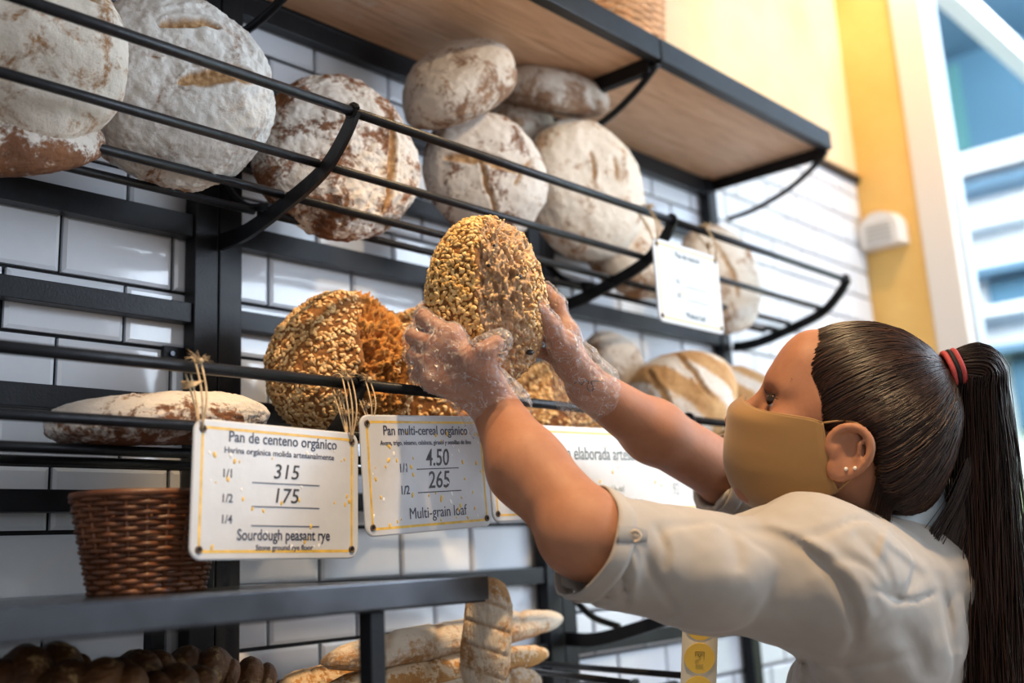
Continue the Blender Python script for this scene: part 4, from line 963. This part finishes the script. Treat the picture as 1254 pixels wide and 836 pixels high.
Dd = Dd+.012*np.sin(t*math.pi)*g_.normal(size=(len(st), 1, 3)); Dd /= np.linalg.norm(Dd, axis=2, keepdims=True); flat = Dd.reshape(-1, 3); R_ = hair_r(flat).reshape(len(st), k_)
pf = hc+flat*R_.reshape(-1)[:, None]; ge = np.clip((pf[:, 2]-zl(pf[:, 1]))/.022, 0, 1).reshape(len(st), k_)
lump_ = noise(np.stack([flat@nrm(1, .3, .2)*16, flat@nrm(.2, 1, -.4)*16, flat[:, 0]*0], 1), 3).reshape(len(st), k_)
R_ = R_-.009*(1-ge)**2*(ge < 1)+g_.uniform(-.0006, .0014, (len(st), 1))+.0008*lump_
tone = np.clip(g_.normal(.42, .25, len(st)), 0, 1)
strands('hair_strands', HO+(hc+flat*R_.reshape(-1)[:, None]).reshape(len(st), k_, 3)@HA, g_.uniform(.00035, .0008, len(st)), tone, hair)
TW_ = HO+Tl@HA; TDW = TD@HA; tx, ty, td = pix(TW_); print('tie px', tx, ty, td)
M_coral = simple('coral_hair_tie', (.75, .10, .09), .6, 0, .4, 400); M_blk = simple('black_hair_tie', (.012, .01, .012), .6)
axp = nrm(*(RT*.93+UP*.30-FW*.12)); e1, e2, _ = frame(axp, UP)
tie = None
for k, (o__, mt) in enumerate(((.000, M_coral), (.0052, M_blk), (.0104, M_coral))):
    c = TW_+axp*(o__+.002); ring = [c+(e1*math.cos(a)+e2*math.sin(a))*(.0185+.0006*math.sin(a*5)) for a in np.linspace(0, 2*math.pi, 41)[:-1]]
    tt_ = MB().tube(ring, .0034, 8, closed=True).build('hair_tie', mt, woman, True)
# ponytail
pp = [tuple(TW_), tuple(TW_+axp*.016), tuple(P_(tx+42, ty-2, td-.002)), tuple(P_(1200, 478, td)), tuple(P_(1204, 560, td)), tuple(P_(1206, 650, td-.005)), tuple(P_(1208, 740, td-.01)), tuple(P_(1210, 830, td-.012)), tuple(P_(1214, 900, td-.012))]
k_ = 30; C_ = curve_pts(pp, k_); tt = np.linspace(0, 1, k_); wd = np.interp(tt, [0, .06, .14, .28, .45, .7, 1], [.009, .012, .018, .026, .031, .040, .048])
M2 = 2600; ncl = 60; clx = g_.normal(size=(ncl, 2)); clx /= np.maximum(1, np.linalg.norm(clx, axis=1))[:, None]; ci = g_.integers(0, ncl, M2)
off0 = g_.normal(size=(M2, 2))*.5; off0 /= np.maximum(1, np.linalg.norm(off0, axis=1))[:, None]
mixw = np.clip((tt-.25)/.5, 0, 1)[None, :, None]*.62; off = off0[:, None]*(1-mixw)+(clx[ci]+off0*.16)[:, None]*mixw
wave = .10*np.sin(tt[None, :, None]*7+g_.uniform(0, 6, (M2, 1, 2)))*tt[None, :, None]+.10*np.sin(tt[None, :, None]*5+(clx[ci]*9)[:, None])*tt[None, :, None]
off = (off+wave)*wd[None, :, None]
ln = g_.uniform(.72, 1, M2); tq = tt[None]*ln[:, None]; Tn = np.gradient(C_, axis=0); Tn /= np.linalg.norm(Tn, axis=1)[:, None]; A1 = np.cross(Tn, FW); A1 /= np.linalg.norm(A1, axis=1)[:, None]; A2 = np.cross(A1, Tn)
def samp(arr, q): i = np.clip((q*(k_-1)).astype(int), 0, k_-2); f_ = (q*(k_-1)-i)[..., None]; return arr[i]*(1-f_)+arr[i+1]*f_
Pt = samp(C_, tq)+samp(A1, tq)*off[:, :, :1]+samp(A2, tq)*off[:, :, 1:]*.8
pony = MB().tube(C_[:24], np.interp(tt[:24], [0, .1, .3, .8], [.010, .014, .020, .010]), 12).mesh('ponytail'); a_ = pony.attributes.new('tone', 'FLOAT', 'POINT'); a_.data.foreach_set('value', np.full(len(pony.vertices), .1, np.float32))
po = link('ponytail', pony, M_hair, woman); strands('ponytail_strands', Pt, g_.uniform(.0004, .0009, M2), np.clip(g_.normal(.45, .27, M2), 0, 1), po)
ww_ = []
for i in range(50):
    c = curve_pts([P_(1190, 560, td-.02), P_(1172, 610, td-.03), P_(1150, 648, td-.035), P_(1136+g_.normal()*2, 672, td-.04), P_(1130+g_.normal()*2, 700+g_.uniform(-5, 14), td-.04)], 16); sp_ = np.linspace(1, .35, 16)[:, None]; c = c[:int(g_.uniform(9, 16.9))]; c = np.array([c[min(int(q), len(c)-2)]*(1-(q-min(int(q), len(c)-2)))+c[min(int(q), len(c)-2)+1]*(q-min(int(q), len(c)-2)) for q in np.linspace(0, len(c)-1, 16)]); ww_.append(c+(RT*g_.normal()*.0055+UP*g_.normal()*.002)*(.5+.8*np.linspace(0, 1, 16)[:, None]))
for i in range(110):
    a0 = g_.uniform(0, 1); c = curve_pts([P_(1190, 600, td-.02), P_(1172-10*a0, 660, td-.028), P_(1168-4*a0, 720, td-.03), P_(1176+6*a0, 770+20*a0, td-.03), P_(1186, 815+30*a0, td-.03)], 16); n2 = g_.uniform(.55, 1); q = np.linspace(0, 15*n2, 16); i0 = np.clip(q.astype(int), 0, 14); c = c[i0]*(1-(q-i0))[:, None]+c[i0+1]*(q-i0)[:, None]; ww_.append(c+(RT*g_.normal()*.007)*np.linspace(1, .4, 16)[:, None])
strands('loose_strands', np.array(ww_), g_.uniform(.0003, .0007, len(ww_)), np.clip(g_.normal(.4, .25, len(ww_)), 0, 1), po)
# wisps at the nape and temple
ww_ = []
for i in range(150):
    y0 = g_.uniform(-.075, -.045); p = H(-.060+g_.uniform(-.004, .004), y0, zl(y0)+.006); q = p-HU*.028*g_.uniform(.5, 1.3)-HF*.004+HR*.004; ww_.append(curve_pts([p+HU*.02-HF*.006, p, (p+q)/2-HR*.002, q], 8))
for i in range(60):
    p = P_(1095+g_.normal()*4, 600, 1.19); ww_.append(curve_pts([p, P_(1078+g_.normal()*3, 630, 1.188), P_(1058+g_.normal()*5, 640+g_.uniform(0, 10), 1.186)], 8))
strands('wisps', np.array(ww_), np.full(len(ww_), .0003), np.full(len(ww_), .4), hair)
# trousers and shoes below the frame
ft = np.array([HIP[0], HIP[1], 0]); fw2 = nrm(HF[0], HF[1], 0); la2 = nrm(lat[0], lat[1], 0)
g = Field(ft-np.array([.35, .35, 0]), ft+np.array([.35, .35, 1.06]), .008)
g.cap(ft+[0, 0, .99], ft+[0, 0, .90], .118, .125, .05, sq=(la2, 1.25))
for s in (-1, 1): g.chain([ft+la2*s*.085+[0, 0, .90], ft+la2*s*.09+fw2*.01+[0, 0, .50], ft+la2*s*.09-fw2*.02+[0, 0, .10]], [.092, .066, .052], .04)
link('trousers', relax(g.mesh('trousers'), 2), simple('dark_trousers', (.03, .035, .05), .8), woman)
for s in (-1, 1):
    g = Field(ft+la2*s*.09-[.2, .2, 0.02], ft+la2*s*.09+[.2, .2, .14], .006); c = ft+la2*s*.09
    g.cap(c-fw2*.05+[0, 0, .045], c+fw2*.12+[0, 0, .035], .042, .034, .02); g.cap(c-fw2*.02+[0, 0, .05], c-fw2*.02+[0, 0, .11], .042, .045, .02)
    link('shoe', relax(g.mesh('shoe'), 1), simple('dark_shoe', (.05, .05, .055), .6), woman)
# ------------------------------------------------------------------ price signs
M_enamel = simple('white_enamel', (.62, .64, .68), .22, 0, .12, 60, .04, 30); M_yel = simple('yellow_line_paint', (.78, .50, .08), .35, 0, .2, 120, .2, 90)
M_let = simple('blue_black_lettering', (.045, .05, .09), .4); M_pen = simple('marker_ink', (.03, .025, .03), .45); M_rim = simple('sign_edge', (.25, .22, .22), .4)
M_grom = simple('rusty_grommet', (.16, .11, .08), .45, .5); M_hole = simple('grommet_hole', (.01, .01, .01), .8); M_dropw = simple('white_enamel_drip', (.88, .88, .88), .2); M_grl = simple('green_grey_lettering', (.07, .12, .13), .5)
M_pale = simple('faded_lettering', (.26, .30, .29), .5)
def rrect(w, h, r, n=6):
    P = []
    for cx, cz, a0 in ((w/2-r, h/2-r, 0), (-w/2+r, h/2-r, 90), (-w/2+r, -h/2+r, 180), (w/2-r, -h/2+r, 270)):
        for k in range(n+1): a = math.radians(a0+90*k/n); P.append((cx+r*math.cos(a), cz+r*math.sin(a)))
    return P
def text_mesh(txt, size, shear=0, sx=1, bold=0):
    c = bpy.data.curves.new('t', 'FONT'); c.body = txt; c.size = size; c.shear = shear; c.align_x = 'CENTER'; c.align_y = 'CENTER'; c.extrude = .00012; c.offset = bold; c.resolution_u = 3
    o = bpy.data.objects.new('t', c); COL.objects.link(o); dg = bpy.context.evaluated_depsgraph_get(); me = bpy.data.meshes.new_from_object(o.evaluated_get(dg)); bpy.data.objects.remove(o); bpy.data.curves.remove(c)
    me.materials.clear(); M_ = Matrix(((sx, 0, 0, 0), (0, 0, -1, 0), (0, 1, 0, 0), (0, 0, 0, 1))); me.transform(M_); return me
def sign(label, c, w, h, yaw, roll_, pitch, texts, lines, seed, rim=.004, group='enamel price signs', border=True, nd=34, holes=(1, 1, 1, 1)):
    c = [float(v) for v in c]; s = empty('price_sign', c, label, 'sign', group); s.rotation_euler = (pitch, roll_, yaw); gg = random.Random(seed)
    bpy.context.view_layer.update()
    def put(name, me, mat, par=s, y=0, x=0, z=0):
        me.materials.append(mat) if len(me.materials) == 0 else None
        o = bpy.data.objects.new(name, me); COL.objects.link(o); o.parent = par; o.location = (x, y, z); return o
    P = rrect(w, h, .012); Pi = rrect(w-.003, h-.003, .0105); n = len(P); mb = MB()
    mb.add([(p[0], .0012, p[1]) for p in P]+[(p[0], -.0004, p[1]) for p in P]+[(p[0], -.0012, p[1]) for p in Pi], [tuple(range(n)), tuple(range(3*n-1, 2*n-1, -1))]+[(k+a, (k+1) % n+a, n+(k+1) % n+a, n+k+a) for a in (0, n) for k in range(n)])
    pl_ = put('plate', mb.mesh('plate'), M_enamel)
    if border:
        B0, B1 = rrect(w-.016, h-.013, .007), rrect(w-.0215, h-.0185, .006); mb = MB(); mb.add([(p[0], -.00135, p[1]) for p in B0]+[(p[0], -.00135, p[1]) for p in B1], [(k, (k+1) % n, n+(k+1) % n, n+k) for k in range(n)]); put('border_line', mb.mesh('b'), M_yel)
    for i, (sx, sz) in enumerate(((-1, 1), (1, 1), (1, -1), (-1, -1))):
        if not holes[i]: continue
        x, z = sx*(w/2-.0095), sz*(h/2-.0095); r_ = [(x+.0030*math.cos(a), -.0016, z+.0030*math.sin(a)) for a in np.linspace(0, 2*math.pi, 17)[:-1]]
        go_ = MB().tube(r_, .0009, 6, closed=True).build('grommet', M_grom, None, True); go_.parent = s
        hm = MB().tube([(x, -.0013, z), (x, -.0017, z)], .0026, 14).build('hole', M_hole, None); hm.parent = go_
    for (t_, size, x, z, sh, sx, mt, bold, ang) in texts:
        me = text_mesh(t_, size, sh, sx, bold); me.transform(Matrix.Rotation(ang, 4, 'Y')); put('lettering', me, mt, s, -.00145, x*w, z*h)
    for (x0, x1, z, mt, th) in lines: put('price_line', MB().box((x0*w, -.0016, z*h-th/2), (x1*w, -.0012, z*h+th/2)).mesh('l'), mt)
    mb = MB(); mw = MB()
    for k in range(nd):
        x, z = gg.uniform(-.44, .44)*w, gg.uniform(-.42, .36)*h; r_ = gg.uniform(.0007, .0019); tgt = mb if gg.random() < .6 else mw
        D_, F_ = ico(2); an = gg.uniform(-.6, .6); ca, sa = math.cos(an), math.sin(an); pts = [(x+(p[0]*ca-p[2]*1.7*sa)*r_, -.0012+p[1]*r_*.35, z+(p[0]*sa+p[2]*1.7*ca)*r_) for p in D_]; tgt.add(pts, F_.tolist())
    if nd: o = put('yellow_drips', mb.mesh('d'), M_yel); o['kind'] = 'stuff'; o = put('white_drips', mw.mesh('d'), M_dropw); o['kind'] = 'stuff'
    return s
def cen(*q): return np.mean([at(x, y, Y=Y) for x, y, Y in q], 0)
s1 = cen((238, 514, -.333), (438, 532, -.333), (437, 683, -.333), (232, 683, -.333))
sign('left price sign for rye bread, hung before the flat loaf', (s1[0], -.333, s1[2]), .2, .131, 0, .025, .0, [
 ('Pan de centeno orgánico', .0150, .02, .385, 0, .88, M_let, .00022, 0), ('Harina orgánica molida artesanalmente', .0083, .0, .285, 0, 1.02, M_let, .0001, 0),
 ('1/1', .0115, -.31, .115, 0, .9, M_let, .00015, 0), ('1/2', .0115, -.31, -.065, 0, .9, M_let, .00015, 0), ('1/4', .0115, -.31, -.215, 0, .9, M_let, .00015, 0),
 ('315', .0205, .03, .145, .15, 1.05, M_pen, .0001, 0), ('175', .0205, .03, -.035, .15, 1.05, M_pen, .0001, 0),
 ('Sourdough peasant rye', .0150, .03, -.325, 0, .80, M_let, .0002, 0), ('Stone ground rye floor', .0075, .03, -.415, 0, .98, M_let, .0001, 0)],
 [(-.17, .24, .06, M_let, .0009), (-.17, .24, -.115, M_let, .0009), (-.17, .24, -.255, M_let, .0009)], 3)
s2 = cen((438, 508, -.336), (600, 511, -.336), (598, 641, -.336), (443, 656, -.336))
sign('middle price sign for multi-grain loaf, directly below the left gloved hand', (.2815, -.337, s2[2]-.001), .196, .130, 0, -.050, .0, [
 ('Pan multi-cereal orgánico', .0150, .0, .365, 0, .86, M_let, .0002, 0), ('Avena, trigo, sésamo, calabaza, girasol y semillas de lino', .0072, .0, .262, 0, .88, M_let, .0001, 0),
 ('1/1', .0135, -.20, .045, 0, .85, M_let, .0002, 0), ('1/2', .0135, -.20, -.14, 0, .85, M_let, .0002, 0),
 ('4.50', .0270, .07, .125, .12, .80, M_pen, .00018, 0), ('265', .0270, .07, -.068, .15, .86, M_pen, .00018, 0), ('Multi-grain loaf', .0175, .05, -.34, 0, .85, M_let, 0, 0)],
 [(-.10, .24, .035, M_pen, .0011), (-.10, .25, -.165, M_pen, .0011)], 5, nd=60)
s3 = at(726, 576, Y=-.327)
sign('long rectangular bread sign behind her left forearm', (.630, -.327, 1.507), .475, .120, 0, -.022, 0, [
 ('Masa elaborada artesanalmente', .0255, .02, .20, 0, .80, M_grl, .00006, 0), ('pan / bread', .013, .02, -.19, .1, .8, M_pale, 0, 0), ('y baguet en alguns', .0115, .09, -.34, 0, .8, M_grl, 0, 0), ('92', .026, .34, -.21, .1, .7, M_pale, -.0003, 0)],
 [], 9, nd=36)
sign('small price sign hung from the upper basket rod by the window side', (.872, -.333, 1.804), .189, .133, 0, .0, 0, [
 ('Pan de nueces', .0145, .0, .36, 0, .85, M_grl, .0001, 0), ('1/1', .011, -.18, .03, 0, .9, M_grl, 0, 0), ('1/2', .011, -.18, -.14, 0, .9, M_grl, 0, 0), ('Walnut loaf', .014, .05, -.36, 0, .85, M_grl, .0001, 0)],
 [(-.06, .26, -.01, M_grl, .0008), (-.06, .26, -.17, M_grl, .0008)], 12, nd=14)
# twine
M_twine = simple('jute_twine', (.62, .46, .28), .85, 0, .5, 900, .25, 200)
def twine(label, xt, zrod, xh, zh, loops=2, tuft=1, sd=1, spread=.006):
    g2 = random.Random(sd); mb = MB()
    for k in range(loops):
        dx = (k-(loops-1)/2)*spread; j = g2.uniform(-.002, .002)
        mb.tube(curve_pts([(xh, -.3355, zh), (xh+dx, -.338, (zh+zrod)/2), (xt+dx+j, -.324, zrod+.002), (xt+dx+j, -.314, zrod+.0085), (xt+dx+j, -.304, zrod+.001), (xh+dx*.6, -.322, (zh+zrod)/2-.003), (xh, -.3305, zh)], 26), .00095, 6)
    for k in range(tuft):
        cx, cz = (xt, zrod+.004) if k % 2 == 0 else ((xt+xh)/2, (zh+zrod)/2-.002); mb.add(np.array([cx, -.3255, cz])+ico(3)[0]*np.array([.0036, .0036, .0030])*(1+.2*noise(ico(3)[0]*4, sd))[:, None], ico(3)[1].tolist())
        for q in range(46):
            a = g2.uniform(0, 6.28); l_ = g2.uniform(.006, .017); e = g2.uniform(-.2, 1); c = np.array([cx, -.3255, cz]); d = np.array([math.cos(a), -.4*abs(math.sin(a)), .7*e]); mb.tube([c, c+d*l_*.6+[0, 0, .001], c+d*l_+[0, 0, -.002*g2.random()]], [.0004, .00028, .0001], 3)
    o = mb.build('twine', M_twine, None, True); tag(o, label, 'string'); return o
zr = BASE[1]+.098; xL, xR = s1[0]-.0905, s1[0]+.0905
twine('frayed twine at the left corner of the rye bread sign', xL+.002, zr, xL, 1.532, 2, 1, 3, .005)
o = twine('twine at the right corner of the rye bread sign, over the rack bracket', xR+.004, zr, xR, 1.528, 3, 2, 5, .006)
twine('frayed twine at the left corner of the multi-grain sign', .2055, zr, .2005, 1.548, 2, 2, 9, .007)
zr2 = BASE[0]+.098
twine('twine at the left corner of the small upper price sign', .790, zr2, .787, 1.8615, 2, 1, 13, .006)
twine('twine at the right corner of the small upper price sign', .955, zr2, .957, 1.8615, 2, 2, 15, .006)
tf = MB(); g2 = random.Random(4); c0 = np.array(at(238, 470, Y=-.335))
for q in range(160):
    a = g2.uniform(-.5, .5); l_ = g2.uniform(.012, .024); tf.tube([c0+[.010, 0, .004], c0+[.0, -.002, a*.004], c0+[-l_*.6, g2.uniform(-.003, .003), a*.008-.002]], [.0005, .0004, .0001], 3)
o = tf.build('twine_tuft', M_twine, None, True); tag(o, 'loose frayed twine end hanging left of the rye sign string', 'string')
# sticker strip
M_paper = simple('backing_paper', (.86, .80, .66), .5); M_stk = simple('yellow_sticker', (.88, .60, .10), .45); M_stm = simple('sticker_print', (.30, .20, .04), .5)
a0, a1 = P_(858, 752, 1.24), P_(852, 905, 1.24); dn = nrm(*(a1-a0)); fr_ = nrm(*(-FW-dn*(-FW@dn))); sd_ = np.cross(dn, fr_)
if sd_@RT < 0: sd_ = -sd_
Ln = np.linalg.norm(a1-a0)+.06; ss = empty('sticker_strip', a0, 'hanging strip of round yellow stickers below the near sleeve', 'stickers'); mb = MB(); nn_ = 14; V = []
for i in range(nn_+1):
    t_ = i/nn_*Ln; c = a0+dn*t_+fr_*.003*math.sin(t_*20)
    for k in (-1, 1):
        for q in (0, 1): V.append(c+sd_*k*.0205-fr_*.0003*q)
fs = []
for i in range(nn_):
    b0, b1 = i*4, i*4+4
    for p, q in ((0, 2), (2, 3), (3, 1), (1, 0)): fs.append((b0+p, b0+q, b1+q, b1+p))
mb.add(V, fs).build('backing_paper', M_paper, ss, True)
for k in range(5):
    c = a0+dn*(.0115+.0175*2.15*k*1.0)+fr_*.0012; c = c+fr_*.003*math.sin((.0115+.0376*k)*20)
    st_ = MB().tube([c-fr_*.0004, c+fr_*.0002], .0175, 32).build('sticker', M_stk, ss)
    q = c+fr_*.0006-dn*.003; mb = MB(); S_ = .005
    for (u0, v0, u1, v1) in ((-1, -1, 1, -1), (1, -1, 1, .8), (-1, .2, -1, -1), (-.4, -.4, 0, .2), (0, .2, .4, -.4), (-1, .9, -.2, .9), (-.9, 2.0, .9, 2.0)):
        mb.tube([q+sd_*u0*S_+dn*v0*S_, q+sd_*u1*S_+dn*v1*S_], .0004, 4)
    mb.build('print', M_stm, st_)
# blurred wooden bread shelf and loaves behind her, seen past the ponytail
bs = empty('bread_stand', (1.95, -1.0, 0), 'blurred wooden bread stand behind her ponytail', 'stand')
MB().box((1.7, -1.20, 1.02), (2.2, -.55, 1.06), .003).build('top', M_wood, bs)
for x in (1.72, 2.14):
    for y in (-1.18, -.61): MB().box((x, y, 0), (x+.04, y+.04, 1.0195), .002).build('leg', M_wood, bs)
MB().box((1.9, -.60, 1.0605), (2.2, -.57, 1.42), .002).build('back_board', simple('pale_ply', (.66, .42, .22), .6, 0, 0, 1, .1, 6), bs)
for k, (x, y) in enumerate(((1.82, -1.08), (1.98, -.95), (2.08, -1.1), (1.84, -.85))):
    loaf('dark_loaf', ['nearest', 'inner', 'outer', 'rearmost'][k]+' dark loaf on the bread stand behind the ponytail', (x, y, 1.105), (0, 0, 1), (1, .4*k, 0), (.09, .07, .07), 80+k, B_roll, [], 4, group='dark loaves on the bread stand')
